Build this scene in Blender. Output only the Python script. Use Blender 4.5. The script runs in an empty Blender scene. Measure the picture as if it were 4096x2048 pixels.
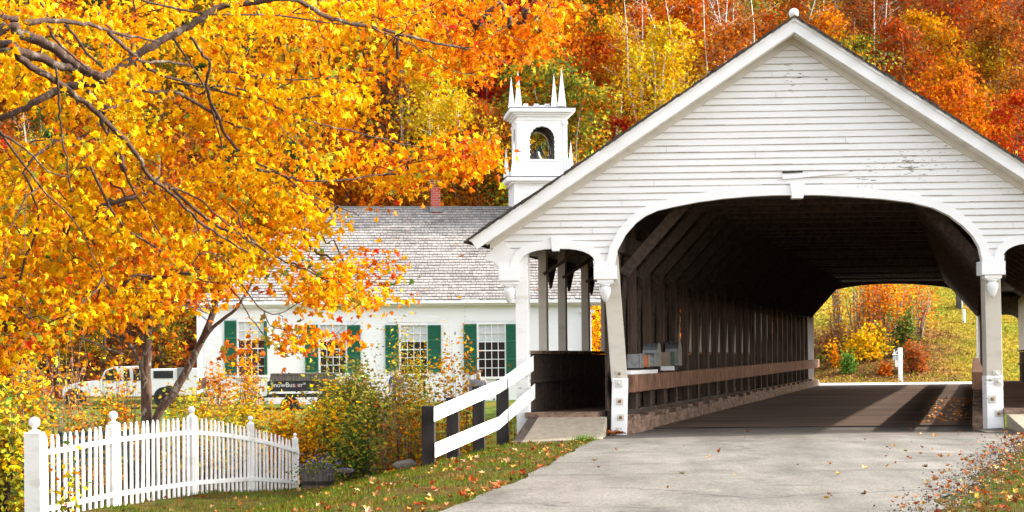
import bpy, math, random
import numpy as np
from mathutils import Vector, Matrix, noise as mnoise

random.seed(11)
rng = np.random.default_rng(11)
scene = bpy.context.scene
COL = scene.collection
# ------------------------------------------------------------------ camera frame
F_PX, PSI, RHO = 1740.0, math.radians(2.5), .01
FW = np.array([-math.sin(PSI), math.cos(PSI), 0.])
R0 = np.array([math.cos(PSI), math.sin(PSI), 0.]); Z0 = np.array([0., 0., 1.])
RT = R0 * math.cos(RHO) - Z0 * math.sin(RHO)
UP = R0 * math.sin(RHO) + Z0 * math.cos(RHO)
CAM = np.array([-3.726, -31., 1.38])
K = .219                                    # the bridge crosses askew: sideways drift per metre of length
def ray(u, v): return FW + RT * ((u - 512) / F_PX) + UP * ((359 - v) / F_PX)
def at(u, v, D): return CAM + ray(u, v) * D
def on_y(u, v, y):
    d = ray(u, v); return CAM + d * ((y - CAM[1]) / d[1])
def on_z(u, v, z):
    d = ray(u, v); return CAM + d * ((z - CAM[2]) / d[2])
def W(x, s, z): return (x + K * s, s, z)

# ------------------------------------------------------------------ mesh helpers
class MB:
    def __init__(s): s.v = []; s.f = []
    def add(s, vs, fs):
        n = len(s.v); s.v += [tuple(map(float, p)) for p in vs]; s.f += [tuple(n + i for i in f) for f in fs]; return s
    def hexa(s, p):      # 8 corners: bottom 4 ccw, top 4 ccw
        return s.add(p, [(3,2,1,0),(4,5,6,7),(0,1,5,4),(1,2,6,5),(2,3,7,6),(3,0,4,7)])
    def box(s, x0, x1, y0, y1, z0, z1, m=None):
        p = [(x0,y0,z0),(x1,y0,z0),(x1,y1,z0),(x0,y1,z0),(x0,y0,z1),(x1,y0,z1),(x1,y1,z1),(x0,y1,z1)]
        return s.hexa([m(*q) for q in p] if m else p)
    def beam(s, a, b, w, h, up=(0,0,1)):
        a, b, up = Vector(a), Vector(b), Vector(up); d = (b - a).normalized(); r = d.cross(up).normalized(); u = r.cross(d)
        c = []
        for p in (a, b):
            c += [p - r*w/2 - u*h/2, p + r*w/2 - u*h/2, p + r*w/2 + u*h/2, p - r*w/2 + u*h/2]
        return s.add(c, [(3,2,1,0),(4,5,6,7),(0,1,5,4),(1,2,6,5),(2,3,7,6),(3,0,4,7)])
    def tube(s, pts, rad, n=7):
        pts = [Vector(p) for p in pts]; k = len(pts); base = len(s.v); ref = Vector((.31,.77,.55))
        for i, p in enumerate(pts):
            d = (pts[min(i+1,k-1)] - pts[max(i-1,0)])
            d = d.normalized() if d.length > 1e-9 else Vector((0,0,1))
            a = d.cross(ref).normalized(); b = d.cross(a)
            r = rad[i] if hasattr(rad, '__len__') else rad
            for j in range(n):
                t = 2*math.pi*j/n; q = p + a*math.cos(t)*r + b*math.sin(t)*r; s.v.append(tuple(q))
        for i in range(k-1):
            for j in range(n):
                s.f.append((base+i*n+j, base+i*n+(j+1)%n, base+(i+1)*n+(j+1)%n, base+(i+1)*n+j))
        s.f.append(tuple(base+j for j in range(n))[::-1]); s.f.append(tuple(base+(k-1)*n+j for j in range(n)))
        return s
    def lathe(s, prof, c, n=18):
        base = len(s.v)
        for r, z in prof:
            for j in range(n):
                t = 2*math.pi*j/n; s.v.append((c[0]+r*math.cos(t), c[1]+r*math.sin(t), c[2]+z))
        for i in range(len(prof)-1):
            for j in range(n):
                s.f.append((base+i*n+j, base+i*n+(j+1)%n, base+(i+1)*n+(j+1)%n, base+(i+1)*n+j))
        s.f.append(tuple(base+j for j in range(n))[::-1]); s.f.append(tuple(base+(len(prof)-1)*n+j for j in range(n)))
        return s
    def prism(s, front, back):   # two matching rings of 3D points
        n = len(front); s.add(list(front)+list(back), [tuple(range(n)), tuple(range(2*n-1, n-1, -1))] + [(i, n+i, n+(i+1)%n, (i+1)%n) for i in range(n)])
        return s
    def strip(s, inner, outer, y0, y1, m=None):   # a band between two (x,z) curves, thick from y0 to y1
        n = len(inner); g = m or (lambda x, y, z: (x, y, z))
        P = [g(x,y0,z) for x,z in inner]+[g(x,y0,z) for x,z in outer]+[g(x,y1,z) for x,z in inner]+[g(x,y1,z) for x,z in outer]
        f = []
        for i in range(n-1):
            f += [(i,i+1,n+i+1,n+i),(2*n+i,3*n+i,3*n+i+1,2*n+i+1),(i,2*n+i,2*n+i+1,i+1),(n+i,n+i+1,3*n+i+1,3*n+i)]
        f += [(0,n,3*n,2*n),(n-1,3*n-1,4*n-1,2*n-1)]
        return s.add(P, f)
    def build(s, name, m, parent=None, smooth=False, bevel=0, **kw):
        me = bpy.data.meshes.new(name); me.from_pydata(s.v, [], s.f); me.validate()
        import bmesh
        bm = bmesh.new(); bm.from_mesh(me); bmesh.ops.recalc_face_normals(bm, faces=bm.faces)
        bm.to_mesh(me); bm.free()
        if smooth:
            me.polygons.foreach_set('use_smooth', [True]*len(me.polygons))
        me.materials.append(m)
        o = bpy.data.objects.new(name, me); link(o, parent)
        if bevel:
            b = o.modifiers.new('bevel', 'BEVEL'); b.width = bevel; b.segments = 2; b.limit_method = 'ANGLE'
        for k, v in kw.items(): o[k] = v
        return o

def pmat(o):
    m = Matrix.LocRotScale(o.location, o.rotation_euler, None)
    return m
def link(o, parent=None):
    COL.objects.link(o)
    if parent is not None:
        o.parent = parent
        o.matrix_parent_inverse = world_of(parent).inverted()
def world_of(o):
    m = o.matrix_parent_inverse @ pmat(o) if o.parent else pmat(o)
    return world_of(o.parent) @ m if o.parent else m
def thing(name, label, cat, loc=(0,0,0), group=None, rz=0, kind=None):
    o = bpy.data.objects.new(name, None); o.location = Vector([float(q) for q in loc]); o.rotation_euler = (0,0,rz); o.empty_display_size = .2
    COL.objects.link(o); o['label'] = label; o['category'] = cat
    if group: o['group'] = group
    if kind: o['kind'] = kind
    return o
def tag(o, label, cat, group=None, kind=None):
    o['label'] = label; o['category'] = cat
    if group: o['group'] = group
    if kind: o['kind'] = kind
    return o
def npmesh(name, V, T, C, m, parent=None, smooth=False):
    V = np.asarray(V, np.float32); T = np.asarray(T, np.int32); k = T.shape[1]
    me = bpy.data.meshes.new(name)
    me.vertices.add(len(V)); me.vertices.foreach_set('co', V.ravel())
    me.loops.add(T.size); me.loops.foreach_set('vertex_index', T.ravel())
    me.polygons.add(len(T)); me.polygons.foreach_set('loop_start', np.arange(0, T.size, k, dtype=np.int32))
    if C is not None:
        a = me.attributes.new('Col', 'FLOAT_COLOR', 'FACE')
        a.data.foreach_set('color', np.concatenate([np.clip(C,0,1), np.ones((len(C),1))], 1).astype(np.float32).ravel())
    me.update(calc_edges=True); me.validate()
    if smooth: me.polygons.foreach_set('use_smooth', [True]*len(me.polygons))
    me.materials.append(m)
    o = bpy.data.objects.new(name, me); link(o, parent); return o

# ------------------------------------------------------------------ materials
def newmat(name):
    m = bpy.data.materials.new(name); m.use_nodes = True; nt = m.node_tree
    b = nt.nodes['Principled BSDF']; return m, nt, b
def N(nt, t, **kw):
    n = nt.nodes.new(t)
    for k, v in kw.items(): setattr(n, k, v)
    return n
def noise_col(nt, c0, c1, scale, vec=None, detail=5, lo=.35, hi=.65, rough=.6):
    t = N(nt, 'ShaderNodeTexNoise'); t.inputs['Scale'].default_value = scale; t.inputs['Detail'].default_value = detail; t.inputs['Roughness'].default_value = rough
    if vec: nt.links.new(vec, t.inputs['Vector'])
    r = N(nt, 'ShaderNodeValToRGB'); r.color_ramp.elements[0].position = lo; r.color_ramp.elements[1].position = hi
    r.color_ramp.elements[0].color = (*c0, 1); r.color_ramp.elements[1].color = (*c1, 1)
    nt.links.new(t.outputs['Fac'], r.inputs[0]); return r.outputs[0], t
def pos(nt, sc=(1,1,1), rot=(0,0,0)):
    g = N(nt, 'ShaderNodeNewGeometry'); mp = N(nt, 'ShaderNodeMapping'); mp.inputs['Scale'].default_value = sc; mp.inputs['Rotation'].default_value = rot
    nt.links.new(g.outputs['Position'], mp.inputs['Vector']); return mp.outputs[0]
def mix(nt, a, b, f, mode='MIX'):
    m = N(nt, 'ShaderNodeMix', data_type='RGBA', blend_type=mode)
    for s, i in ((f,0),(a,6),(b,7)):
        if isinstance(s, (int, float)): m.inputs[i].default_value = s
        elif isinstance(s, tuple): m.inputs[i].default_value = (*s, 1)
        else: nt.links.new(s, m.inputs[i])
    return m.outputs[2]
def bump(nt, b, h, strength=.3, dist=.01):
    n = N(nt, 'ShaderNodeBump'); n.inputs['Strength'].default_value = strength; n.inputs['Distance'].default_value = dist
    nt.links.new(h, n.inputs['Height']); nt.links.new(n.outputs[0], b.inputs['Normal'])
def ramp(nt, src, lo, hi):
    r = N(nt, 'ShaderNodeMapRange'); r.inputs[1].default_value = lo; r.inputs[2].default_value = hi; nt.links.new(src, r.inputs[0]); return r.outputs[0]
def paint(name, c=(.80,.79,.76), dirt=(.62,.60,.55), rough=.55, peel=0., stretch=(1,1,6)):
    m, nt, b = newmat(name); v = pos(nt, (.8,.8,2.5))
    c1, _ = noise_col(nt, dirt, c, 2.2, v, 6, .25, .5)
    if peel:
        v2 = pos(nt, (2.2,2.2,11)); t = N(nt, 'ShaderNodeTexNoise'); t.inputs['Scale'].default_value = 2.2; t.inputs['Detail'].default_value = 8; t.inputs['Roughness'].default_value = .7; nt.links.new(v2, t.inputs['Vector'])
        t2 = N(nt, 'ShaderNodeTexNoise'); t2.inputs['Scale'].default_value = .55; nt.links.new(pos(nt), t2.inputs['Vector'])
        mul = N(nt, 'ShaderNodeMath', operation='MULTIPLY'); nt.links.new(t.outputs['Fac'], mul.inputs[0]); nt.links.new(t2.outputs['Fac'], mul.inputs[1])
        f = ramp(nt, mul.outputs[0], .47-peel*.08, .475-peel*.08+.01)
        wc, _ = noise_col(nt, (.16,.12,.09), (.38,.33,.28), 9, v2)
        c1 = mix(nt, c1, wc, f)
    nt.links.new(c1, b.inputs['Base Color']); b.inputs['Roughness'].default_value = rough
    t3 = N(nt, 'ShaderNodeTexNoise'); t3.inputs['Scale'].default_value = 30; nt.links.new(pos(nt, (1,1,3)), t3.inputs['Vector']); bump(nt, b, t3.outputs['Fac'], .15, .004)
    return m
def wood(name, c0, c1, grain=(1,.12,1), scale=14, rough=.85, bs=.5, big=None):
    m, nt, b = newmat(name); v = pos(nt, grain); c, t = noise_col(nt, c0, c1, scale, v, 7, .3, .7, .65)
    if big:
        f, _ = noise_col(nt, (0,0,0), (1,1,1), 1.3, pos(nt), 4, .4, .65); c = mix(nt, c, big, f)
    nt.links.new(c, b.inputs['Base Color']); b.inputs['Roughness'].default_value = rough; bump(nt, b, t.outputs['Fac'], bs, .01); return m
def plain(name, c, rough=.6, metal=0., var=.25, scale=6):
    m, nt, b = newmat(name); c0 = tuple(q*(1-var) for q in c)
    o, t = noise_col(nt, c0, c, scale, pos(nt), 5, .3, .65); nt.links.new(o, b.inputs['Base Color'])
    b.inputs['Roughness'].default_value = rough; b.inputs['Metallic'].default_value = metal; return m
def attr_mat(name, rough=.8, transl=0., nscale=0, namt=.3, spec=.05, objvar=0.):
    m, nt, b = newmat(name); a = N(nt, 'ShaderNodeAttribute', attribute_name='Col'); c = a.outputs['Color']
    if nscale:
        n, t = noise_col(nt, (1-namt,)*3, (1+namt*.6,)*3, nscale, pos(nt), 6, .3, .7); c = mix(nt, c, n, 1., 'MULTIPLY'); bump(nt, b, t.outputs['Fac'], .4, .02)
    if objvar:
        oi = N(nt, 'ShaderNodeObjectInfo'); h = N(nt, 'ShaderNodeHueSaturation'); mr = N(nt, 'ShaderNodeMapRange'); mr.inputs[3].default_value = .5-objvar; mr.inputs[4].default_value = .5+objvar
        nt.links.new(oi.outputs['Random'], mr.inputs[0]); nt.links.new(mr.outputs[0], h.inputs['Hue']); nt.links.new(c, h.inputs['Color']); c = h.outputs[0]
    nt.links.new(c, b.inputs['Base Color']); b.inputs['Roughness'].default_value = rough; b.inputs['Specular IOR Level'].default_value = spec
    if transl:
        out = nt.nodes['Material Output']; tr = N(nt, 'ShaderNodeBsdfTranslucent'); nt.links.new(c, tr.inputs['Color'])
        mx = N(nt, 'ShaderNodeMixShader'); mx.inputs[0].default_value = transl; nt.links.new(b.outputs[0], mx.inputs[1]); nt.links.new(tr.outputs[0], mx.inputs[2]); nt.links.new(mx.outputs[0], out.inputs['Surface'])
    return m
M = {}
M['clap'] = paint('clapboard_paint', (.87,.865,.85), (.80,.79,.765), peel=1.2)
M['trim'] = paint('trim_paint', (.88,.875,.86), (.80,.79,.765), peel=.75)
M['white'] = paint('white_paint', (.82,.82,.80), (.70,.69,.66))
M['church'] = paint('church_paint', (.90,.885,.88), (.86,.845,.83))
M['soffit'] = paint('shaded_soffit_paint', (.66,.62,.54), (.52,.48,.42))  # greyer than the trim: shade under the rakes put into the colour
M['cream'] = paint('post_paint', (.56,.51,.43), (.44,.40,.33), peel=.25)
M['fence'] = paint('fence_paint', (.85,.84,.81), (.60,.575,.50), peel=.55)
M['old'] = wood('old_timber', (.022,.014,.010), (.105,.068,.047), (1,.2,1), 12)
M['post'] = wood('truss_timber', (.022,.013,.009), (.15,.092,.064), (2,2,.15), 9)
M['rail'] = wood('rail_timber', (.025,.010,.006), (.34,.165,.09), (.35,1.6,.5), 5, bs=.9)
M['curb'] = wood('curb_timber', (.035,.019,.012), (.36,.23,.155), (1.2,.7,2), 5, bs=.9)
M['roofedge'] = wood('roof_shingle_edge', (.02,.015,.012), (.08,.06,.045), (1,1,1), 20)
M['black'] = wood('creosote_post', (.006,.005,.005), (.035,.026,.022), (1,1,.1), 16)
M['barrel'] = wood('barrel_wood', (.06,.05,.045), (.22,.19,.165), (1,1,.15), 18)
M['conc'] = plain('concrete', (.36,.30,.22), .9, var=.35, scale=9)
M['plate'] = plain('painted_iron', (.70,.68,.62), .5, .1)
M['rust'] = plain('rusty_bolt', (.42,.22,.08), .7, .3, .6, 40)
M['green'] = plain('shutter_green', (.010,.135,.065), .45, 0, .15)
M['glass'] = None
M['edge'] = wood('dark_edge', (.13,.095,.07), (.50,.44,.38), (1,1,1), 14)
m, nt, b = newmat('window_glass'); b.inputs['Base Color'].default_value = (.03,.022,.02,1); b.inputs['Roughness'].default_value = .08; b.inputs['Specular IOR Level'].default_value = .6; M['glass'] = m
M['blind'] = plain('window_blind', (.62,.64,.64), .7, 0, .08)
M['galv'] = plain('galvanised_steel', (.28,.28,.275), .5, .45, .45, 9)
M['orange'] = plain('orange_plastic', (.75,.18,.04), .5, 0, .3)
M['tan'] = plain('tan_box', (.30,.22,.15), .6, 0, .3)
M['dgreen'] = plain('dark_green_plastic', (.01,.06,.045), .5)
M['bench'] = plain('bench_green', (.015,.05,.035), .5)
M['tyre'] = plain('rubber', (.02,.02,.02), .85)
M['blackpaint'] = plain('black_steel', (.02,.02,.025), .4)
M['bell'] = plain('bell_metal', (.16,.165,.155), .4, .8, .5)
M['iron'] = plain('dark_iron', (.05,.045,.04), .6, .4)
M['carwhite'] = plain('car_white', (.80,.80,.79), .25, 0, .04)
M['bulb'] = plain('bulb_glass', (.9,.9,.88), .3)
M['stone'] = plain('lichen_stone', (.15,.125,.095), .9, 0, .6, 7)
M['slate'] = plain('dark_granite', (.06,.06,.065), .6)
M['skin'] = plain('skin', (.50,.30,.22), .6, 0, .1)
M['hair'] = plain('hair', (.13,.075,.05), .7, 0, .4, 40)
M['jacketblue'] = plain('blue_shirt', (.07,.09,.20), .8)
M['jacketgrey'] = plain('grey_jacket', (.24,.22,.23), .8)
M['denim'] = plain('denim', (.04,.06,.12), .85)
M['red'] = plain('red_lamp', (.6,.03,.02), .4)
def bark(name, c0, c1, lich):
    m, nt, b = newmat(name); c, t = noise_col(nt, c0, c1, 22, pos(nt, (1,1,.3)), 8, .35, .65, .7)
    f, _ = noise_col(nt, (0,0,0), (1,1,1), 9, pos(nt, (1,1,.6)), 6, .56, .62); c = mix(nt, c, lich, f)
    nt.links.new(c, b.inputs['Base Color']); b.inputs['Roughness'].default_value = .9; bump(nt, b, t.outputs['Fac'], .9, .03); return m
M['bark'] = bark('maple_bark', (.035,.017,.010), (.15,.08,.048), (.28,.25,.19))
M['limb'] = bark('limb_bark', (.022,.010,.006), (.085,.040,.022), (.15,.12,.085))
M['twig'] = plain('twig_bark', (.085,.042,.028), .85, 0, .5, 30)
M['birch'] = bark('birch_bark', (.50,.46,.40), (.78,.75,.70), (.12,.10,.09))
M['grey_bark'] = bark('hill_bark', (.10,.07,.05), (.30,.23,.18), (.42,.38,.32))
M['leaf'] = attr_mat('maple_leaf', .6, .34, spec=.05)
M['far'] = attr_mat('distant_foliage', .8, .30, spec=.04, objvar=.010)
M['shrub'] = attr_mat('shrub_foliage', .8, .30, spec=.05)
M['litter'] = attr_mat('fallen_leaf', .7, .05)
M['grass'] = attr_mat('grass_blade', .7, .3)
M['ground'] = attr_mat('ground_soil', .95, 0, 3.2, .7)
M['shingle'] = attr_mat('roof_shingle', .85, 0, 14, .22)
M['flower'] = attr_mat('flower_petal', .6, .3)
M['flag'] = attr_mat('flag_cloth', .8, .2)
# asphalt
m, nt, b = newmat('asphalt')
c, t = noise_col(nt, (.078,.069,.055), (.172,.158,.137), .9, pos(nt, (1,.45,1)), 8, .34, .62, .7)
g, t2 = noise_col(nt, (.55,)*3, (1.35,)*3, 34, pos(nt, (1,.6,1)), 4, .32, .68)
c = mix(nt, c, g, 1., 'MULTIPLY')
v = N(nt, 'ShaderNodeTexVoronoi', feature='DISTANCE_TO_EDGE'); v.inputs['Scale'].default_value = .55
wv = N(nt, 'ShaderNodeTexNoise'); wv.inputs['Scale'].default_value = 1.6; wv.inputs['Detail'].default_value = 6
nt.links.new(pos(nt), wv.inputs['Vector']); vm = mix(nt, pos(nt, (.8,.8,.8)), wv.outputs['Color'], .55); nt.links.new(vm, v.inputs['Vector'])
cr = ramp(nt, v.outputs['Distance'], .0, .014)
g3, _ = noise_col(nt, (0,0,0), (1,1,1), .55, pos(nt), 3, .47, .53); crk = mix(nt, cr, (1,1,1), g3)
c = mix(nt, (.045,.038,.033), c, crk)
d, _ = noise_col(nt, (0,0,0), (1,1,1), 1.4, pos(nt, (.6,1.6,1)), 6, .55, .72); c = mix(nt, c, (.13,.11,.095), d)
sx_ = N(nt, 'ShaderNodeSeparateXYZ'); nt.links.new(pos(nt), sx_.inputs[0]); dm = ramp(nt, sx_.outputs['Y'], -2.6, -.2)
tk_, _ = noise_col(nt, (.80,.79,.77), (1.06,1.06,1.05), 1.0, pos(nt, (1.1,.07,1)), 5, .36, .62); c = mix(nt, c, tk_, 1., 'MULTIPLY')
pt_, _ = noise_col(nt, (.72,.71,.69), (1,1,1), .55, pos(nt, (.7,1.3,1)), 2, .375, .39); c = mix(nt, c, pt_, 1., 'MULTIPLY')
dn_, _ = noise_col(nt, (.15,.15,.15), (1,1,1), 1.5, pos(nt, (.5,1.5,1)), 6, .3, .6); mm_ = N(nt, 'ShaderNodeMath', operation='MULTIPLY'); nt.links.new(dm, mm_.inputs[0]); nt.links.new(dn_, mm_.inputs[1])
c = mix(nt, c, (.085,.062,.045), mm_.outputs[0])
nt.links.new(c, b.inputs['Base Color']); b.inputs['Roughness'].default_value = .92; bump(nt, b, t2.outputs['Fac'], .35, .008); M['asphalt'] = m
# bridge deck: planks across the roadway
m, nt, b = newmat('deck_planks')
c, t = noise_col(nt, (.022,.013,.009), (.27,.165,.11), 2.2, pos(nt, (.10,1.6,1)), 7, .36, .64)
wv = N(nt, 'ShaderNodeTexWave', bands_direction='Y'); wv.inputs['Scale'].default_value = 1.1; wv.inputs['Distortion'].default_value = .6; nt.links.new(pos(nt), wv.inputs['Vector'])
gp = ramp(nt, wv.outputs['Fac'], .02, .16); c = mix(nt, (.012,.008,.006), c, gp)
nt.links.new(c, b.inputs['Base Color']); b.inputs['Roughness'].default_value = .85; bump(nt, b, gp, .8, .02); M['deck'] = m
# brick
m, nt, b = newmat('chimney_brick')
br = N(nt, 'ShaderNodeTexBrick'); br.inputs['Scale'].default_value = 1; br.inputs['Color1'].default_value = (.52,.05,.025,1); br.inputs['Color2'].default_value = (.34,.035,.02,1); br.inputs['Mortar'].default_value = (.35,.28,.24,1)
br.inputs['Brick Width'].default_value = .24; br.inputs['Row Height'].default_value = .1; br.inputs['Mortar Size'].default_value = .012
nt.links.new(pos(nt, (1,1,1), (math.radians(90),0,0)), br.inputs['Vector']); nt.links.new(br.outputs['Color'], b.inputs['Base Color']); b.inputs['Roughness'].default_value = .9; M['brick'] = m
# ------------------------------------------------------------------ terrain
def smooth(a, b, x):
    t = np.clip((x-a)/(b-a), 0, 1); return t*t*(3-2*t)
XLy = [-60,-15.3,-13.9,-11.2,-6.9,-2.3,1.1,3]; XLx = [-9,-5.08,-4.90,-4.51,-4.13,-3.71,-3.35,-3.3]
XRy = [-60,-15.6,-14.3,-10,-2.8,0,3]; XRx = [4,-.74+.2,-.35,.99,3.0,4.3,4.4]
XRy = [-60,-20,-15.6,-14.3,-10,-2.8,0,3]; XRx = [-2.6,-1.6,-.74,-.35,.99,3.24,3.9,4.2]
CRx = [-30,-9.5,-8.2,-7,-6.2,-4.9,-4.6]; CRy = [8,3.5,2.2,-1.2,-3.2,-1.0,1.0]
def lumps(x, y, s, seed=0.):
    return (np.sin(x*s*1.3+seed)*np.cos(y*s*1.7+seed*2)+.5*np.sin(x*s*3.1+y*s*2.3+seed)+.25*np.sin(x*s*7.3-y*s*5.9+seed*3))/1.75
def cam_depth(x, y): return (x-CAM[0])*FW[0] + (y-CAM[1])*FW[1]
def gz(x, y):
    x = np.asarray(x, float); y = np.asarray(y, float); D = cam_depth(x, y)
    xl = np.interp(y, XLy, XLx); xr = np.interp(y, XRy, XRx)
    d = np.maximum(xl - x, 0)
    z = -.02 - np.interp(d,[0,1.3,2.2,3.4,5,8.5],[0,.05,.22,.52,.90,.94])*(1+.32*smooth(-.5,3,y)) + .03*lumps(x, y, 1.1)*np.minimum(d, 1)
    z = np.where(x > xr, -.01 + .02*lumps(x, y, 1.5)*np.minimum(x-xr, 1), z)
    # dip to the stream that the bridge crosses, behind the verge
    yc = np.interp(x, CRx, CRy)
    bed = -2.3 + .15*lumps(x, y, .6, 2)
    gard = -1.25 + .12*lumps(x, y, .5, 1)
    low = gard + (bed-gard)*smooth(-10.5, -8.5, x)
    low = np.where(x > 8, low, low)
    ycc = np.where(x > -4.6, 2.6, yc)
    z = z + (np.minimum(low, z) - z)*smooth(0, 1.8, y-ycc)
    # far bank and lawn by the church
    far = -.30 + .25*smooth(-8, 2, x) + .04*lumps(x, y, .4)
    z = z + (far - z)*smooth(50, 62, D)
    z = np.where(D > 62, far, z)
    # hill
    lat = (x-CAM[0])*R0[0] + (y-CAM[1])*R0[1]; ang = lat/np.maximum(D, 1)
    left = .47*np.maximum(D-86, 0); right = .27*np.clip(D-82, 0, 40)+.52*np.maximum(D-122, 0)+.1*lumps(x, y, .25)*np.clip((D-82)/8, 0, 1)
    w = smooth(.14, .2, ang); h = left + (right-left)*w
    h = h + 1.3*lumps(x, y, .06)*np.clip((D-95)/25, 0, 1)
    return z + h
def gz1(x, y): return float(gz(x, y))
xs = np.concatenate([np.arange(-170,-30,4), np.arange(-30,-14,.8), np.arange(-14,6,.22), np.arange(6,40,.7), np.arange(40,210,4)])
ys = np.concatenate([np.arange(-60,-19,2.), np.arange(-19,6,.25), np.arange(6,40,.7), np.arange(40,95,.6), np.arange(95,360,4)])
X, Y = np.meshgrid(xs, ys); Z = gz(X, Y)
nx, ny = len(xs), len(ys)
V = np.stack([X.ravel(), Y.ravel(), Z.ravel()], 1)
ii = np.arange(ny-1)[:,None]*nx + np.arange(nx-1)[None]; ii = ii.ravel()
Q = np.stack([ii, ii+1, ii+nx+1, ii+nx], 1)
cx = X.ravel(); cy = Y.ravel(); D = cam_depth(cx, cy); lat = cx-CAM[0]+PSI*(cy-CAM[1]); ang = lat/np.maximum(D,1)
Cg = np.empty((len(cx),3)); r = rng.random((len(cx),1))
grassc = np.array([.045,.065,.01]); brown = np.array([.10,.045,.014]); lawn = np.array([.085,.125,.02]); rust = np.array([.085,.034,.012]); straw = np.array([.36,.255,.035]); darkb = np.array([.07,.04,.022]); ygreen = np.array([.20,.215,.02])
t = np.clip(.5+.6*lumps(cx,cy,1.7,3)[:,None]+.5*(r-.5), 0, 1); Cg[:] = grassc*(1-t)+brown*t
inval = (cy > np.interp(cx, CRx, CRy)+.5) & (D < 56); Cg[inval] = (darkb*(.6+.8*r))[inval]
tr = (D > 55)&(D < 84); tt = np.clip(.35+.6*lumps(cx,cy,.35,1)[:,None]+.3*(r-.5),0,1); Cg[tr] = (lawn*(1-tt)+straw*.6*tt)[tr]
hl = (D >= 84)&(ang < .17); Cg[hl] = (rust*(.5+r))[hl]
hr = (D >= 80)&(ang >= .17)&(D < 132); tt = np.clip(.55+.55*lumps(cx,cy,.5,5)[:,None]+.35*(r-.5),0,1); Cg[hr] = (ygreen*(1-tt)+straw*tt)[hr]
bk = (1-smooth(.245,.27,ang+.012*lumps(cx,cy,.8)))*smooth(81,83,D+.8*lumps(cx,cy,1.1))*(1-smooth(90,96,D+1.5*lumps(cx,cy,.7)))*(ang >= .15); bk = bk[:,None]; Cg = Cg*(1-bk)+np.array([.17,.075,.03])*(.5+r)*bk
hh = (D >= 132)&(ang >= .17); Cg[hh] = (rust*(.5+r))[hh]
o = npmesh('ground', V, Q, None, M['ground'], smooth=True); o['kind'] = 'structure'
a = o.data.attributes.new('Col', 'FLOAT_COLOR', 'POINT'); a.data.foreach_set('color', np.concatenate([np.clip(Cg,0,1), np.ones((len(Cg),1))], 1).astype(np.float32).ravel())

# road in front of the bridge
rp = MB(); yy = [-60,-40,-25]+list(np.arange(-20,-2.1,.3))+[-1.9,-1.2,-.5,.2,1.0,2.0,2.6]
nc = 9
for i, y in enumerate(yy):
    a = np.interp(y, XLy, XLx)+.03*math.sin(y*2.1)+.02*math.sin(y*5.7); b_ = np.interp(y, XRy, XRx)+.07*math.sin(y*1.9)+.05*math.sin(y*4.1+1)
    if y > .3: a, b_ = -3.15+K*y, 3.3+K*y
    for j in range(nc+1):
        t = j/nc; rp.v.append((a+(b_-a)*t, y, .006 + .035*math.sin(math.pi*t)*(1 if y < 0 else .3)))
for i in range(len(yy)-1):
    for j in range(nc):
        q = i*(nc+1)+j; rp.f.append((q, q+1, q+nc+2, q+nc+1))
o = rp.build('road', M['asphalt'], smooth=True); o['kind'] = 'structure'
M['farroad'] = plain('pale_road', (.42,.41,.40), .9, 0, .1)
fr = MB(); fr.box(0, 42, 40.5, 47.5, .08, .165); o = fr.build('crossing_road', M['farroad']); o['kind'] = 'structure'

# ------------------------------------------------------------------ covered bridge
SL = .665; APX = -.07; ZA = 7.33; EAVE = -5.87
bridge = thing('covered_bridge', 'white clapboard covered bridge with a dark timber tunnel and arched portal', 'covered bridge', (0,0,0))
BL = 39.
def zdeck(s): return .0 + .17*max(s-2.6,0)/36.4
AR = [(-3.23,3.02),(-3.18,3.29),(-3.03,3.57),(-2.84,3.78),(-2.67,3.90),(-2.46,3.99),(-2.13,4.06),(-1.74,4.13),(-1.32,4.18),(-.85,4.215),(-.45,4.23),(0,4.23),(.45,4.22),(.89,4.19),(1.48,4.14),(2.00,4.07),(2.38,3.97),(2.66,3.83),(2.90,3.64),(3.07,3.46),(3.17,3.28),(3.23,3.02)]
def offset(cur, w):
    out = []
    for i, (x, z) in enumerate(cur):
        a = cur[max(i-1,0)]; b = cur[min(i+1,len(cur)-1)]; dx, dz = b[0]-a[0], b[1]-a[1]; l = math.hypot(dx,dz); out.append((x-dz/l*w, z+dx/l*w))
    return out
def small_arch(x0, x1, z0, z1, n=14):
    c = []; 
    for i in range(n+1):
        t = math.pi*(1-i/n); c.append(((x0+x1)/2+(x1-x0)/2*math.copysign(abs(math.cos(t))**.8, math.cos(t)), z0+(z1-z0)*abs(math.sin(t))**.72))
    return c
SA = {-1: small_arch(-4.94,-3.57,2.99,3.335), 1: small_arch(3.57,4.94,2.99,3.335)}
def top_z(x): return ZA - SL*abs(x-APX)
def inside(x, z, poly):
    c = False; n = len(poly)
    for i in range(n):
        x1,z1 = poly[i]; x2,z2 = poly[(i+1)%n]
        if (z1 > z) != (z2 > z) and x < (x2-x1)*(z-z1)/(z2-z1)+x1: c = not c
    return c
holes = []
for cur, w in ((AR,.08),(SA[-1],.07),(SA[1],.07)):
    oc = offset(cur, w); oc[0] = (oc[0][0], 2.5); oc[-1] = (oc[-1][0], 2.5); holes.append(oc)
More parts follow.
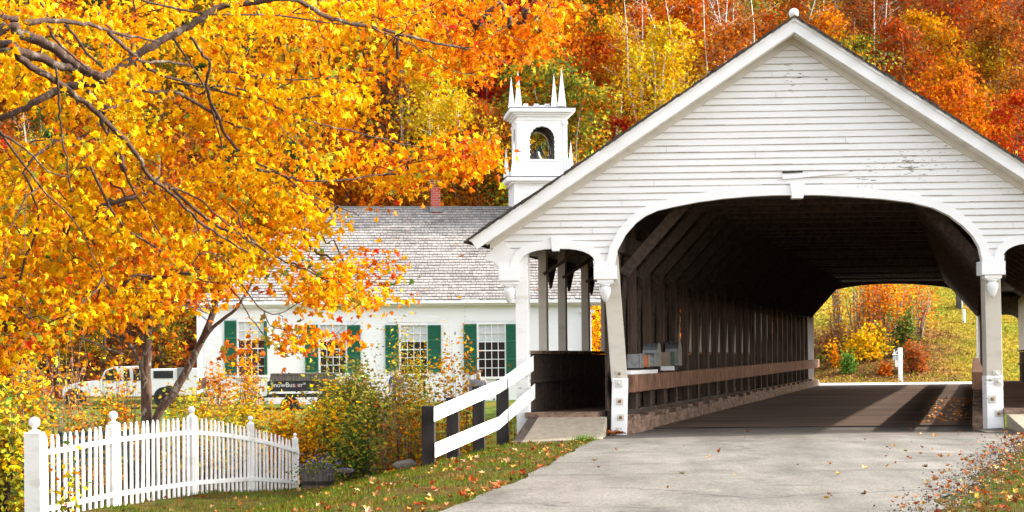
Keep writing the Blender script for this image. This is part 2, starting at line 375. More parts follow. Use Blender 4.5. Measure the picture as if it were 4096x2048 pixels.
def spans(z):     # solid stretches of the gable wall at height z
    half = (ZA-.16-z)/SL; a, b = APX-half, APX+half; a = max(a, -5.38); b = min(b, 5.38)
    if a >= b: return []
    ev = [a]; xsn = []
    for h in holes:
        cr_ = []
        n = len(h)
        for i in range(n):
            (x1,z1),(x2,z2) = h[i], h[(i+1)%n]
            if (z1 > z) != (z2 > z): cr_.append(x1+(x2-x1)*(z-z1)/(z2-z1))
        cr_.sort()
        if len(cr_) >= 2: xsn.append((cr_[0], cr_[-1]))
    xsn.sort(); out = []; cur = a
    for p, q in xsn:
        if p > cur: out.append((cur, min(p, b)))
        cur = max(cur, q)
    if cur < b: out.append((cur, b))
    return out
def gable(y0, sgn, parent, nm='gable_wall'):
    g = MB(); sp = .1185; z = 3.0; rr = random.Random(3)
    mm = (lambda x, y, z: W(x, y0, z) if 0 else (x+K*y0, y0+y*sgn, z))
    while z < ZA-.2:
        wob = rr.uniform(-.004,.004); lip = .014+rr.uniform(-.003,.003); ns = 6
        for k in range(ns):
            za = z+sp*k/ns; zb = z+sp*(k+1)/ns
            for a, b in spans((za+zb)/2):
                if b-a < .01: continue
                ya = -lip*(1-k/ns); yb = -lip*(1-(k+1)/ns)-.002
                za_ = za + (wob if k else 0); q = len(g.v)
                g.add([mm(a,ya,za),mm(b,ya,za),mm(b,yb,zb),mm(a,yb,zb)], [(0,1,2,3)])
                if k == 0: g.add([mm(a,.02,za),mm(b,.02,za),mm(b,ya,za),mm(a,ya,za)], [(0,1,2,3)])
        z += sp
    o = g.build(nm, M['clap'], parent)
    e = MB(); z = 3.0+sp; r2 = random.Random(6)  # thin dark strips along the lower board edges, plus a few upright joints
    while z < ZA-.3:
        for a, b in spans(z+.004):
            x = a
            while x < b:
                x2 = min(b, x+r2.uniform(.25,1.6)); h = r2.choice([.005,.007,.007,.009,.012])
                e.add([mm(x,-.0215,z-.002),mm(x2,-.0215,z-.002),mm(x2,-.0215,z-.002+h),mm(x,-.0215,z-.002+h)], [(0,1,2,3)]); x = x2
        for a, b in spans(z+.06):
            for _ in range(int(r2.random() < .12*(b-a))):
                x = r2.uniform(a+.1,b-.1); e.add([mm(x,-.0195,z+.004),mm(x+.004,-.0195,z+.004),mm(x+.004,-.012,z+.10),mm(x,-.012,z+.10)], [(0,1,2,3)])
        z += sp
    if nm == 'gable_wall': e.build('dark_board_edges', M['edge'], o)
    # backing inside face
    g = MB(); z = 3.0; st = .06
    while z < ZA-.2:
        for a, b in spans(z+st/2):
            g.add([mm(a,.06,z),mm(b,.06,z),mm(b,.06,z+st),mm(a,.06,z+st)], [(0,1,2,3)])
        z += st
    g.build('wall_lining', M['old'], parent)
gable(0, 1, bridge)
def tb(pts, y0, y1, name, m, parent=bridge, bev=.006, sm=False):     # flat board in the portal plane
    b = MB(); b.prism([(x,y0,z) for x,z in pts], [(x,y1,z) for x,z in pts]); return b.build(name, m, parent, bevel=bev)
# arch casings
b = MB(); b.strip(AR, offset(AR,.155), -.055, .12); arch = b.build('arch_casing', M['trim'], bridge)
g0 = [(-.26,4.62),(.10,4.63),(.10,4.655),(-.26,4.65)]; tb(g0, -.037, -.03, 'missing_board_gap', M['tyre'], bev=0); tb([(-.26,4.51),(.9,4.60),(.9,4.62),(.3,4.62),(-.26,4.59)], -.046, -.034, 'loose_board', M['trim'], bev=.002)
tb([(-.13,4.44),(.13,4.44),(.10,4.165),(-.10,4.165)], -.10, .10, 'keystone', M['trim'])
for sx in (-1,1):
    b = MB(); b.strip(SA[sx], offset(SA[sx],.15), -.052, .118); b.build('arch_casing', M['trim'], bridge)
    c = sx*4.28; tb([(c-.09,3.545),(c+.09,3.545),(c+.065,3.29),(c-.065,3.29)], -.09, .10, 'keystone', M['trim'])
    # corbelled bracket under the eave: curved lower end of the wall
    pts = [(sx*5.56,3.17)]
    for i in range(7):
        t = i/6*math.pi/2; pts.append((sx*(5.48-.19*math.sin(t)), 3.13-.17*(1-math.cos(t))))
    pts += [(sx*5.29,2.965),(sx*4.94,2.965),(sx*4.95,3.1),(sx*5.1,3.36),(sx*5.25,3.52)]
    if sx > 0: pts = pts[::-1]
    tb(pts, -.035, .11, 'eave_bracket', M['trim'])
    # spandrel filling between casings down to the impost
    sp_ = [(sx*3.30,2.985),(sx*3.60,2.985),(sx*3.62,3.12),(sx*3.30,3.12)]
    tb(sp_ if sx > 0 else sp_[::-1], -.030, .10, 'spandrel_board', M['trim'])
    for x0, x1, zt, zb, yb in ((3.195,3.61,3.02,2.775,.33),(4.93,5.30,2.972,2.765,.30)):
        b = MB(); b.box(*sorted((sx*x0,sx*x1)), -.13, yb-.02, zb, zt); b.build('impost_block', M['trim'], bridge, bevel=.012)
        xm = sx*(x0+x1)/2; b = MB(); b.box(xm-.15,xm+.15,-.10,.12,zb-.062,zb); b.box(xm-.12,xm+.12,-.085,.10,zb-.085,zb-.062)
        cap = b.build('pendant_cap', M['trim'], bridge, bevel=.006)
        pr = [(.0,-.315),(.022,-.31),(.05,-.275),(.078,-.215),(.095,-.15),(.103,-.10),(.098,-.065),(.078,-.045),(.065,-.035),(.075,-.022),(.098,-.014),(.098,0),(0,0)]
        b = MB(); b.lathe([(max(r_,.001),z_) for r_,z_ in pr], (xm,-.01,zb-.085), 20); b.build('urn_drop', M['white'], cap, smooth=True)
# rake boards, soffit, roof
YO = -.42
for sx in (-1,1):
    e = -5.78 if sx < 0 else 5.66
    def zt(x): return 7.285 - SL*abs(x-APX)
    def zw(x): return 7.365 - SL*abs(x-APX)
    pts = [(APX,zt(APX)),(e,zt(e)),(e+sx*-.12,zt(e)-.17),(APX,zt(APX)-.245)]
    if sx < 0: pts = pts[::-1]
    b = MB(); b.prism([(x,YO,z) for x,z in pts],[(x,YO+.035,z) for x,z in pts]); b.build('rake_board', M['trim'], bridge, bevel=.005)
    b = MB(); b.prism([(x,YO-.03,z+(.0)) for x,z in [(APX,zt(APX)+.028),(e-(-sx)*.03,zt(e)+.01),(e,zt(e)-.035),(APX,zt(APX)-.045)]],[(x,YO-.004,z) for x,z in [(APX,zt(APX)+.028),(e-(-sx)*.03,zt(e)+.01),(e,zt(e)-.035),(APX,zt(APX)-.045)]]); 
    b.build('rake_moulding', M['trim'], bridge)
    # soffit and frieze
    e2 = sx*5.5
    b = MB(); z0 = zt(APX)-.235; z1 = zt(e2)-.235
    b.hexa([(APX,YO+.036,z0-.03),(e2,YO+.036,z1-.03),(e2,.02,z1-.03),(APX,.02,z0-.03),(APX,YO+.036,z0),(e2,YO+.036,z1),(e2,.02,z1),(APX,.02,z0)])
    b.build('soffit', M['soffit'], bridge)
    e3 = sx*5.45
    b = MB(); fr_ = [(APX,zw(APX)-.325),(e3,zw(e3)-.325),(e3,zw(e3)-.46),(APX,zw(APX)-.46)]
    b.prism([(x,-.05,z) for x,z in fr_],[(x,-.005,z) for x,z in fr_]); b.build('frieze_board', M['soffit'], bridge)
    # roof slab with ragged shingle courses at the verge
    b = MB(); rr = random.Random(5+sx); n = 46; ex = sx*5.86
    for i in range(n):
        xa = APX+(ex-APX)*i/n; xb = APX+(ex-APX)*(i+1)/n+ (ex-APX)*.004; o_ = rr.uniform(-.05,.02); th = rr.uniform(.035,.07)
        za, zb = zt(xa)+.015, zt(xb)+.0
        P = []
        for s0, q in ((YO-.06+o_, 0),(BL+.4, 0)):
            for xx, zz in ((xa,za),(xb,zb),(xb,zb+th),(xa,za+th*.6)): P.append(W(xx,s0,zz) if s0 > 1 else (xx+K*s0*0, s0, zz))
        b.add(P, [(0,1,2,3),(7,6,5,4),(0,4,5,1),(1,5,6,2),(2,6,7,3),(3,7,4,0)])
    b.build('roof', M['roofedge'], bridge)
b = MB(); b.lathe([(.001,-.12),(.06,-.11),(.07,-.05),(.05,-.03)]+[(.088*math.cos(t),.068+.088*math.sin(t)) for t in np.linspace(-1.1,1.55,10)], (APX,YO+.05,7.31), 18); b.build('ridge_ball', M['white'], bridge, smooth=True)
# portal posts
def plates(lst, x_of, y, parent, sx):
    for i, (z, h, w_, dx, rustc) in enumerate(lst):
        x = x_of(z)+dx; b = MB(); b.box(x-w_/2,x+w_/2,y-.012,y+.02,z-h/2,z+h/2); p_ = b.build('bolt_plate', M['plate'], parent, bevel=.003)
        b = MB(); b.lathe([(.032,0),(.032,.02),(.018,.028)], (0,0,0), 8); b.v = [(x+v[0], y-.012-v[2], z+v[1]) for v in b.v]; b.build('bolt', M['rust'] if rustc else M['plate'], p_)
# left post leans: top further out than its foot
b = MB(); b.hexa([(-3.31,.12,.95),(-3.02,.12,.95),(-3.02,.44,.95),(-3.31,.44,.95),(-3.50,.20,4.0),(-3.22,.20,4.0),(-3.22,.5,4.0),(-3.50,.5,4.0)])
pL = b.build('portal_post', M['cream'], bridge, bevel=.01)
b = MB(); b.hexa([(-3.335,.07,-.02),(-3.045,.07,-.02),(-3.045,.44,-.02),(-3.335,.44,-.02),(-3.295,.10,1.02),(-3.01,.10,1.02),(-3.01,.44,1.02),(-3.295,.44,1.02)])
pb = b.build('post_foot', M['trim'], bridge, bevel=.01)
plates([(.93,.13,.13,-.02,0),(.61,.13,.13,.0,1),(.32,.12,.13,.02,1),(.08,.12,.11,-.01,0)], lambda z: -3.18+(.02*z), .07+.01, pb, -1)
plates([(1.10,.12,.11,-.01,1)], lambda z: -3.16, .11, pL, -1)
b = MB(); b.hexa([(3.32,.12,.95),(3.60,.12,.95),(3.60,.44,.95),(3.32,.44,.95),(3.29,.14,4.0),(3.57,.14,4.0),(3.57,.5,4.0),(3.29,.5,4.0)])
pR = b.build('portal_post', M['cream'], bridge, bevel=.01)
b = MB(); b.hexa([(3.315,.07,-.02),(3.60,.07,-.02),(3.60,.44,-.02),(3.315,.44,-.02),(3.305,.10,1.0),(3.60,.10,1.0),(3.60,.44,1.0),(3.305,.44,1.0)])
pb = b.build('post_foot', M['trim'], bridge, bevel=.01)
plates([(.90,.13,.13,.06,0),(.59,.13,.13,-.05,1),(.33,.12,.13,.06,1)], lambda z: 3.45, .07+.01, pb, 1)
plates([(1.04,.10,.11,.03,0)], lambda z: 3.45, .11, pR, 1)
# deck
b = MB(); ns = 30
for i in range(ns):
    s0 = 2.55+(BL-2.4)*i/ns; s1 = 2.55+(BL-2.4)*(i+1)/ns
    b.hexa([W(-3.2,s0,zdeck(s0)-.2),W(3.35,s0,zdeck(s0)-.2),W(3.35,s1,zdeck(s1)-.2),W(-3.2,s1,zdeck(s1)-.2),W(-3.2,s0,zdeck(s0)+.035),W(3.35,s0,zdeck(s0)+.035),W(3.35,s1,zdeck(s1)+.035),W(-3.2,s1,zdeck(s1)+.035)])
b.build('deck', M['deck'], bridge)
# curbs built from lengths of squared timber
for sx in (-1,1):
    s = .42; rr = random.Random(9+sx); first = True
    while s < BL:
        L_ = 1.9 if first else rr.uniform(2.6,4.2); e_ = min(s+L_-.02, BL)
        xi, xo = (sx*3.04, sx*3.3); dx = rr.uniform(-.02,.02); h = .27+rr.uniform(-.02,.03); z0 = zdeck(s)
        if first: dx = -sx*.0
        b = MB(); xa, xb = sorted((xi+dx,xo)); b.hexa([W(xa,s,z0-.05),W(xb,s,z0-.05),W(xb,e_,zdeck(e_)-.05),W(xa,e_,zdeck(e_)-.05),W(xa,s,z0+h),W(xb,s,z0+h),W(xb,e_,zdeck(e_)+h),W(xa,e_,zdeck(e_)+h)])
        b.build('curb_timber', M['curb'], bridge, bevel=.015); s = e_+.02; first = False
    # heavy guard rail
    s = .5; rr = random.Random(19+sx)
    while s < BL:
        e_ = min(s+rr.uniform(5,7), BL); z0 = .75+zdeck(s); xa, xb = sorted((sx*3.03,sx*3.26)); dz = .32
        b = MB(); b.hexa([W(xa,s,z0),W(xb,s,z0),W(xb,e_,.75+zdeck(e_)),W(xa,e_,.75+zdeck(e_)),W(xa,s,z0+dz),W(xb,s,z0+dz),W(xb,e_,.75+zdeck(e_)+dz),W(xa,e_,.75+zdeck(e_)+dz)])
        b.build('guard_beam', M['rail'], bridge, bevel=.012); s = e_+.015
    # truss: posts and diagonals
    s = .75; i = 0
    while s < BL-.3:
        tw = .20; x0, x1 = sorted((sx*3.32,sx*3.46)); zf = zdeck(s)
        b = MB(); b.box(x0,x1,s,s+tw,zf-.1,3.9,W); b.build('truss_post', M['post'], bridge)
        if i < 24:
            b = MB(); up = (i < 13); sa, sb = (s+tw+.02, s+1.5) 
            za, zb = (.25, 3.6) if up else (3.6, .25); xm = sx*3.44
            b.beam(W(xm,sa,za),W(xm,sb,zb),.16,.09,(1,0,0)); b.build('truss_brace', M['post'], bridge)
            b = MB(); xa, xb = sorted((sx*3.05,sx*3.30)); b.box(xa,xb,s-.12,s+.5,zf+.0,zf+.34,W)
            b.build('bearing_block', M['curb'], bridge)
        s += 1.52; i += 1
    xa, xb = sorted((sx*3.27,sx*3.60))
    for z0, z1, nm in ((3.3,3.62,'top_chord'),(.05,.42,'bottom_chord')):
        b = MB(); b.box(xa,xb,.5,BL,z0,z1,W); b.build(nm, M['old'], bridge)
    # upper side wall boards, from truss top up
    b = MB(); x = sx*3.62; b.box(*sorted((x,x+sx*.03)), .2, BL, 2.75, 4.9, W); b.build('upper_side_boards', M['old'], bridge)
b = MB(); s = .5
while s < 7.2: b.box(-3.53,-3.50,s,s+.2,.1,2.85,W); s += .215
b.build('side_boards', M['old'], bridge)
# tie beams and knee braces, rafters
s = .95; i = 0
while s < BL-.3:
    b = MB(); zb = 4.28+.02*math.sin(i*2.1); b.box(-3.55,3.55,s,s+.24,zb,zb+.26,W); b.build('tie_beam', M['old'], bridge)
    for sx in (-1,1):
        b = MB(); b.beam(W(sx*3.30,s+.12,2.92),W(sx*2.05,s+.12,4.32),.2,.2,(0,1,0)); b.build('knee_brace', M['old'], bridge)
    s += 1.52; i += 1
for sx in (-1,1):
    b = MB(); s = .5
    while s < BL:
        b.beam(W(0,s,7.0),W(sx*5.4,s,7.0-SL*5.4),.12,.16,(0,1,0)); s += .9
    b.build('rafters', M['old'], bridge)
    b = MB(); b.hexa([W(0,.14,7.1),W(sx*5.5,.14,7.1-SL*5.5),W(sx*5.5,BL,7.1-SL*5.5),W(0,BL,7.1),W(0,.14,7.13),W(sx*5.5,.14,7.13-SL*5.5),W(sx*5.5,BL,7.13-SL*5.5),W(0,BL,7.13)])
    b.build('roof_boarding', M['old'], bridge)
# sidewalks with board parapets and outer posts
for sx in (-1,1):
    def zs(s): return .42-.10*min(s,8)/8 if sx < 0 else .42-.1*min(s,8)/8
    b = MB()
    xa, xb = sorted((sx*3.58,sx*4.86))
    for s0, s1 in ((.02,8),(8,BL)):
        b.hexa([W(xa,s0,zs(s0)-.09),W(xb,s0,zs(s0)-.09),W(xb,s1,zs(s1)-.09),W(xa,s1,zs(s1)-.09),W(xa,s0,zs(s0)),W(xb,s0,zs(s0)),W(xb,s1,zs(s1)),W(xa,s1,zs(s1))])
    b.build('sidewalk_floor', M['deck'] if sx > 0 else M['curb'], bridge)
    b = MB(); b.box(xa,xb,-.03,.05,.33,.425); b.build('floor_edge', M['curb'], bridge, bevel=.006)
    # boards of the parapet
    b = MB(); s = .12; rr = random.Random(4)
    while s < BL-.2:
        w_ = .14; o_ = rr.uniform(0,.012); x0, x1 = sorted((sx*(4.86+o_),sx*(4.885+o_))); b.box(x0,x1,s,s+w_-.012,.25,1.50-.045*min(s,8)/8,W); s += w_
    b.build('parapet_boards', M['old'], bridge)
    for z, h, nm in ((1.47,.06,'parapet_cap'),(.95,.07,'parapet_rail')):
        b = MB(); x0, x1 = sorted((sx*4.80,sx*4.93)) if nm == 'parapet_cap' else sorted((sx*4.80,sx*4.86)); b.box(x0,x1,.1,BL,z,z+h,W); b.build(nm, M['old'] if nm!='parapet_cap' else M['curb'], bridge)
    xs_ = [0.05,1.42,2.95,5.0,6.9]+[8.6+1.9*q for q in range(16)]
    for i, s in enumerate(xs_):
        x0, x1 = sorted((sx*4.95,sx*4.80)) if i else sorted((sx*5.02,sx*4.80))
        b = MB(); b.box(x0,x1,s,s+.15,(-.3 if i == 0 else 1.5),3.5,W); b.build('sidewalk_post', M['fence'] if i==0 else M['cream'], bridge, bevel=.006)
        if 0 < i < 12:
            b = MB(); b.beam(W(sx*4.86,s+.05,2.95),W(sx*3.65,s+.05,3.75),.05,.30,(0,1,0)); b.build('sidewalk_brace', M['old'], bridge)
            b = MB(); b.prism([W(sx*4.9,s+.3,3.3),W(sx*4.9,s+.85,2.72),W(sx*4.9,s+1.4,3.3)],[W(sx*4.94,s+.3,3.3),W(sx*4.94,s+.85,2.72),W(sx*4.94,s+1.4,3.3)]); b.build('eave_brace', M['old'], bridge)
    b = MB(); x0, x1 = sorted((sx*4.96,sx*4.99)); b.box(x0,x1,.2,BL,3.28,3.9,W); b.build('eave_board', M['clap'], bridge)
    b = MB(); b.box(*sorted((sx*3.62,sx*4.9)),.13,BL,3.86,3.89,W); b.build('sidewalk_ceiling', M['old'], bridge)
# far portal: inner side of an identical gable
def arch_wall(y0, y1, parent, m, name):
    b = MB(); top = [(x, 5.2) for x,_ in AR]; b.strip(AR, top, y0, y1, lambda x,y,z: (x+K*BL, y, z)); b.build(name, m, parent)
arch_wall(BL, BL+.15, bridge, M['old'], 'far_arch_wall')
gable(BL+.2, -1, bridge, 'far_gable_wall')
for sx in (-1,1):
    x0, x1 = sorted((sx*3.25,sx*3.6)); b = MB(); b.box(x0+K*BL,x1+K*BL,BL-.05,BL+.3,-.1,3.2); b.build('portal_post', M['trim'], bridge)
    c0 = small_arch(3.6 if sx>0 else -4.94, 4.94 if sx>0 else -3.6, 2.45, 2.95); b = MB(); b.strip(c0,[(x,3.7) for x,_ in c0],BL-.02,BL+.12,lambda x,y,z:(x+K*BL,y,z)); b.build('far_side_arch', M['old'], bridge)
    b = MB(); xm = sx*3.42+K*BL; b.lathe([(.001,-.3),(.05,-.27),(.095,-.12),(.1,-.08),(.065,-.03),(.1,0)],(xm,BL+.38,2.72),14); b.build('urn_drop', M['white'], bridge, smooth=True)

# concrete ramps up to the sidewalks
ramp_l = MB(); ramp_l.hexa([(-4.86,-1.62,-.35),(-3.50,-1.62,-.35),(-3.40,-.035,-.35),(-4.63,-.035,-.35),(-4.86,-1.62,-.02),(-3.50,-1.62,.02),(-3.40,-.035,.34),(-4.63,-.035,.34)])
o = ramp_l.build('concrete_ramp', M['conc'], bevel=.012); tag(o, 'sloping tan concrete ramp up to the left sidewalk, grass at its foot', 'ramp')
b = MB(); b.hexa([(-5.02,-1.7,-.4),(-4.87,-1.7,-.4),(-4.64,-.035,-.4),(-4.78,-.035,-.4),(-5.02,-1.7,-.02),(-4.87,-1.7,-.02),(-4.64,-.035,.35),(-4.78,-.035,.35)]); b.build('edge_timber', M['old'], o)
ramp_r = MB(); ramp_r.hexa([(3.70,-1.5,-.3),(5.1,-1.5,-.3),(5.0,-.035,-.3),(3.62,-.035,-.3),(3.70,-1.5,-.0),(5.1,-1.5,-.0),(5.0,-.035,.33),(3.62,-.035,.33)])
o = ramp_r.build('concrete_ramp', M['conc'], bevel=.012); tag(o, 'sloping concrete ramp at the right edge beside the right portal post', 'ramp')
b = MB(); b.hexa([(3.15,-.55,-.1),(3.72,-.75,-.1),(3.66,.05,-.1),(3.1,.05,-.1),(3.15,-.5,.03),(3.70,-.7,.05),(3.66,.05,.09),(3.1,.05,.06)]); o = b.build('foundation_slab', M['stone'], bridge, bevel=.02)

# mailboxes on the guard beam just inside the left post
def mailbox(x, s, z, w, h, l, m, label, flapm=None, square=False, stripes=False):
    t = thing('mailbox', label, 'mailbox', W(x,s,z), 'mailboxes inside the bridge entrance')
    b = MB(); prof = [(-w/2,0),(w/2,0)]
    if square: prof += [(w/2,h),(-w/2,h)]
    else: prof += [(w/2*math.cos(a), h-w/2+w/2*math.sin(a)) for a in np.linspace(0,math.pi,9)]
    # the box lies across the beam, its mouth towards the roadway
    b.prism([W(x+l,s+p,z+q) for p,q in prof],[W(x,s+p,z+q) for p,q in prof]); b.build('box', m, t, bevel=.006)
    b = MB(); sc_ = 1.04; b.prism([W(x+l+.022,s+p*sc_,z+q*sc_) for p,q in prof],[W(x+l+.004,s+p*sc_,z+q*sc_) for p,q in prof]); b.build('door', flapm or m, t, bevel=.003)
    if stripes:
        b = MB()
        for fx in (.25,.35,.7): b.prism([W(x+l*fx,s+p*1.03,z+q*1.03) for p,q in prof],[W(x+l*fx+.012,s+p*1.03,z+q*1.03) for p,q in prof])
        b.build('rib', M['galv'], t)
    return t
b = MB(); b.box(-3.38,-3.06,.55,3.2,1.075,1.15,W); b.build('mailbox_shelf', M['trim'], bridge, bevel=.008)
def mb_at(u0, u1, vt, vb, s, w, *a, **k):
    A, B_ = on_y(u0,vb,s), on_y(u1,vt,s); mailbox(A[0]-K*s, s, A[2], w, B_[2]-A[2], B_[0]-A[0], *a, **k)
mb_at(629,641,354,368,1.3,.34,M['galv'],'small square grey mailbox nearest the left portal post, rust at its lower corner',M['galv'],True)
mb_at(641.5,648,355.5,367,1.9,.14,M['orange'],'orange and brown newspaper tube between two grey mailboxes',M['tan'],True)
mb_at(646,654.5,353,366.5,2.3,.30,M['galv'],'squat steel mailbox in front of the tall ribbed one')
mb_at(644.5,658,343.5,366.5,2.9,.42,M['galv'],'tall round-topped galvanised mailbox with ribs, third from the portal post',stripes=True)
mb_at(659.5,672,352,366,4.0,.36,M['tan'],'tan-fronted mailbox with a dark green hood on a low white block',M['dgreen'],True)
mb_at(667,679,342,365.5,5.4,.46,M['galv'],'tall dim steel mailbox deepest inside the bridge',stripes=True)
b = MB(); A = on_y(660,370.5,4.0); B_ = on_y(674,366,4.0); b.box(A[0],B_[0],3.8,4.4,A[2],B_[2]); b.build('mailbox_block', M['trim'], bridge, bevel=.008)

# ------------------------------------------------------------------ white guard rail at the roadside
t = thing('guard_rail', 'white two-board guard rail on black posts rising to the bridge', 'guard rail', at(452,452,28))
posts = [(428,27.0,406,465,.20),(452.5,28.1,397.5,458,.20),(478.5,29.1,386,452,.20),(502.5,30.0,379,443,.21)]
for i, (u, D_, vt, vb, w_) in enumerate(posts):
    p = at(u, vb, D_); q = at(u, vt, D_); b = MB(); b.box(p[0]-w_/2,p[0]+w_/2,p[1]-.1,p[1]+.1,min(p[2],gz1(p[0],p[1]))-.3,q[2]); b.v = [(v[0], v[1]+.17, v[2]) for v in b.v]; b.build('post', M['black'], t, bevel=.01)
for lst in ([(434,407,26.87,14.7),(455,398.3,27.95,14.2),(480,387.5,28.95,13.8),(499,380,29.8,13.5),(533.5,355.5,30.95,15.5)],
            [(435,443,26.87,14.7),(456,434.2,27.95,14.4),(480,424.2,28.95,13.8),(499,416.5,29.8,13.2),(535,383.5,30.95,15.0)]):
    fr_, bk = [], []
    for u, v, D_, h in lst: fr_.append((at(u,v,D_), at(u,v+h,D_)))
    b = MB(); n = len(fr_); off = np.array([0,.075,0])
    ring = [p for p,_ in fr_]+[q for _,q in fr_][::-1]
    V_ = [tuple(p) for p,_ in fr_]+[tuple(q) for _,q in fr_]+[tuple(p+off) for p,_ in fr_]+[tuple(q+off) for _,q in fr_]; f_ = []
    for i in range(n-1): f_ += [(i,i+1,n+i+1,n+i),(2*n+i,3*n+i,3*n+i+1,2*n+i+1),(i,2*n+i,2*n+i+1,i+1),(n+i,n+i+1,3*n+i+1,3*n+i)]
    f_ += [(0,n,3*n,2*n),(n-1,3*n-1,4*n-1,2*n-1)[::-1]]
    b.add(V_, f_); rl = b.build('rail', M['fence'], t, bevel=.004)
    for (pu,pD,_,_,_) in posts:
        pv = np.interp(pu,[q_[0] for q_ in lst],[q_[1]+q_[3]/2 for q_ in lst]); pd = np.interp(pu,[q_[0] for q_ in lst],[q_[2] for q_ in lst])
        if pu > 430:
            for dv in (-3.5,3.5): c_ = at(pu,pv+dv,pd); bo = MB(); bo.lathe([(.016,0),(.016,.01),(.006,.016)],(0,0,0),8); bo.v = [(c_[0]+v_[0],c_[1]-v_[2],c_[2]+v_[1]) for v_ in bo.v]; bo.build('bolt', M['plate'], rl)
# ------------------------------------------------------------------ church
TH = math.radians(8.5); CE = np.array([math.cos(TH), math.sin(TH), 0]); CN = np.array([-math.sin(TH), math.cos(TH), 0])
C0 = CAM + FW*70.; C0 = np.array([C0[0], C0[1], 0.])
def CH(a, b, z): return tuple(C0 + CE*a + CN*b + Z0*z)
def chp(x, y, b=0.):       # a point of the photograph (4096 wide) on the wall plane set back by b
    d = ray(x/4, y/4); t = np.dot(C0 + CN*b - CAM, CN)/np.dot(d, CN); p = CAM + d*t; q = p - C0
    return float(np.dot(q, CE)), float(p[2])
church = thing('church', 'white clapboard church with green shutters, grey shingle roof and belfry', 'church', CH(-5,0,-.3))
aL = chp(790,1400)[0]; aR = chp(2362,1400)[0]; zE = chp(1500,1214,-.35)[1]; zB = chp(1000,1608)[1]-.15
RUN = 4.6; zR = chp(1700,830,RUN)[1]
DEP = 2*RUN
def clapwall(mb, a0, a1, z0, z1, fn, sp=.115, lip=.018):
    z = z0
    while z < z1-.01:
        zt = min(z+sp, z1); mb.add([fn(a0,-lip,z),fn(a1,-lip,z),fn(a1,-.002,zt),fn(a0,-.002,zt)], [(0,1,2,3)])
        mb.add([fn(a0,0,z),fn(a1,0,z),fn(a1,-lip,z),fn(a0,-lip,z)], [(0,1,2,3)]); z = zt
wins = [(954,1058,1288,1500,True),(1281,1383,1300,1492,False),(1603,1708,1302,1494,False),(1914,2020,1298,1506,False)]
rects = []
for x0,x1,y0,y1,_ in wins:
    a0, zt = chp(x0,y0); a1, zb = chp(x1,y1); rects.append((a0,a1,zb,zt))
b = MB(); cuts = sorted(rects); a = aL; zlo = min(r[2] for r in rects)-.0; 
for (a0,a1,zb,zt) in cuts:
    clapwall(b, a, a0, zB, zE, CH); clapwall(b, a0, a1, zB, zb, CH); clapwall(b, a0, a1, zt, zE, CH); a = a1
clapwall(b, a, aR, zB, zE, CH)
clapwall(b, 0, DEP, zB, zE, lambda p,q,z: CH(aR-q, p, z)); clapwall(b, 0, DEP, zB, zE, lambda p,q,z: CH(aL+q, p, z))
b.add([CH(aL,DEP,zB),CH(aR,DEP,zB),CH(aR,DEP,zE),CH(aL,DEP,zE)], [(0,1,2,3)])
b.add([CH(aR-.02,0,zE),CH(aR-.02,DEP,zE),CH(aR-.02,RUN,zR)], [(0,1,2)])
b.build('wall', M['church'], church)
def cbox(a0, a1, b0, b1, z0, z1, nm, m, par=church, bev=.006):
    q = MB(); q.box(a0,a1,b0,b1,z0,z1,CH); return q.build(nm, m, par, bevel=bev)
cbox(aL-.02,aL+.17,-.05,.1,zB,zE-.1,'corner_board',M['church']); 
for xx in (1068,):
    a0 = chp(xx,1300)[0]; a1 = chp(1112,1300)[0]; cbox(a0,a1,-.07,.05,zB,zE-.28,'pilaster',M['church']); cbox(a0-.06,a1+.06,-.12,.05,zE-.28,zE-.16,'capital',M['church'])
cbox(aR-.36,aR+.03,-.09,.1,zB,zE-.42,'pilaster',M['church']); cbox(aR-.46,aR+.14,-.16,.12,zE-.42,zE-.30,'capital',M['church'])
cbox(aL-.03,aR+.03,-.035,.02,zE-.22,zE-.02,'frieze',M['church'])
aRo = chp(2424,1218,-.4)[0]+.6
q = MB(); 
for (bb, z0, z1) in ((-.42,-.02,.14),(-.30,-.09,-.02),(-.16,-.14,-.09)): q.box(aL-.35-(bb+.3),aRo,bb,.0,zE+z0,zE+z1,CH)
q.build('cornice', M['church'], church, bevel=.008)
# blank door panel on the left
a0, zt = chp(800,1330); a1, zb = chp(905,1570)
pn = cbox(a0,a1-.12,-.03,.03,zb,zt,'blank_panel',M['church']); cbox(a0+.13,a1-.25,-.045,-.03,zb+.35,zt-.15,'panel_field',M['white'],pn)
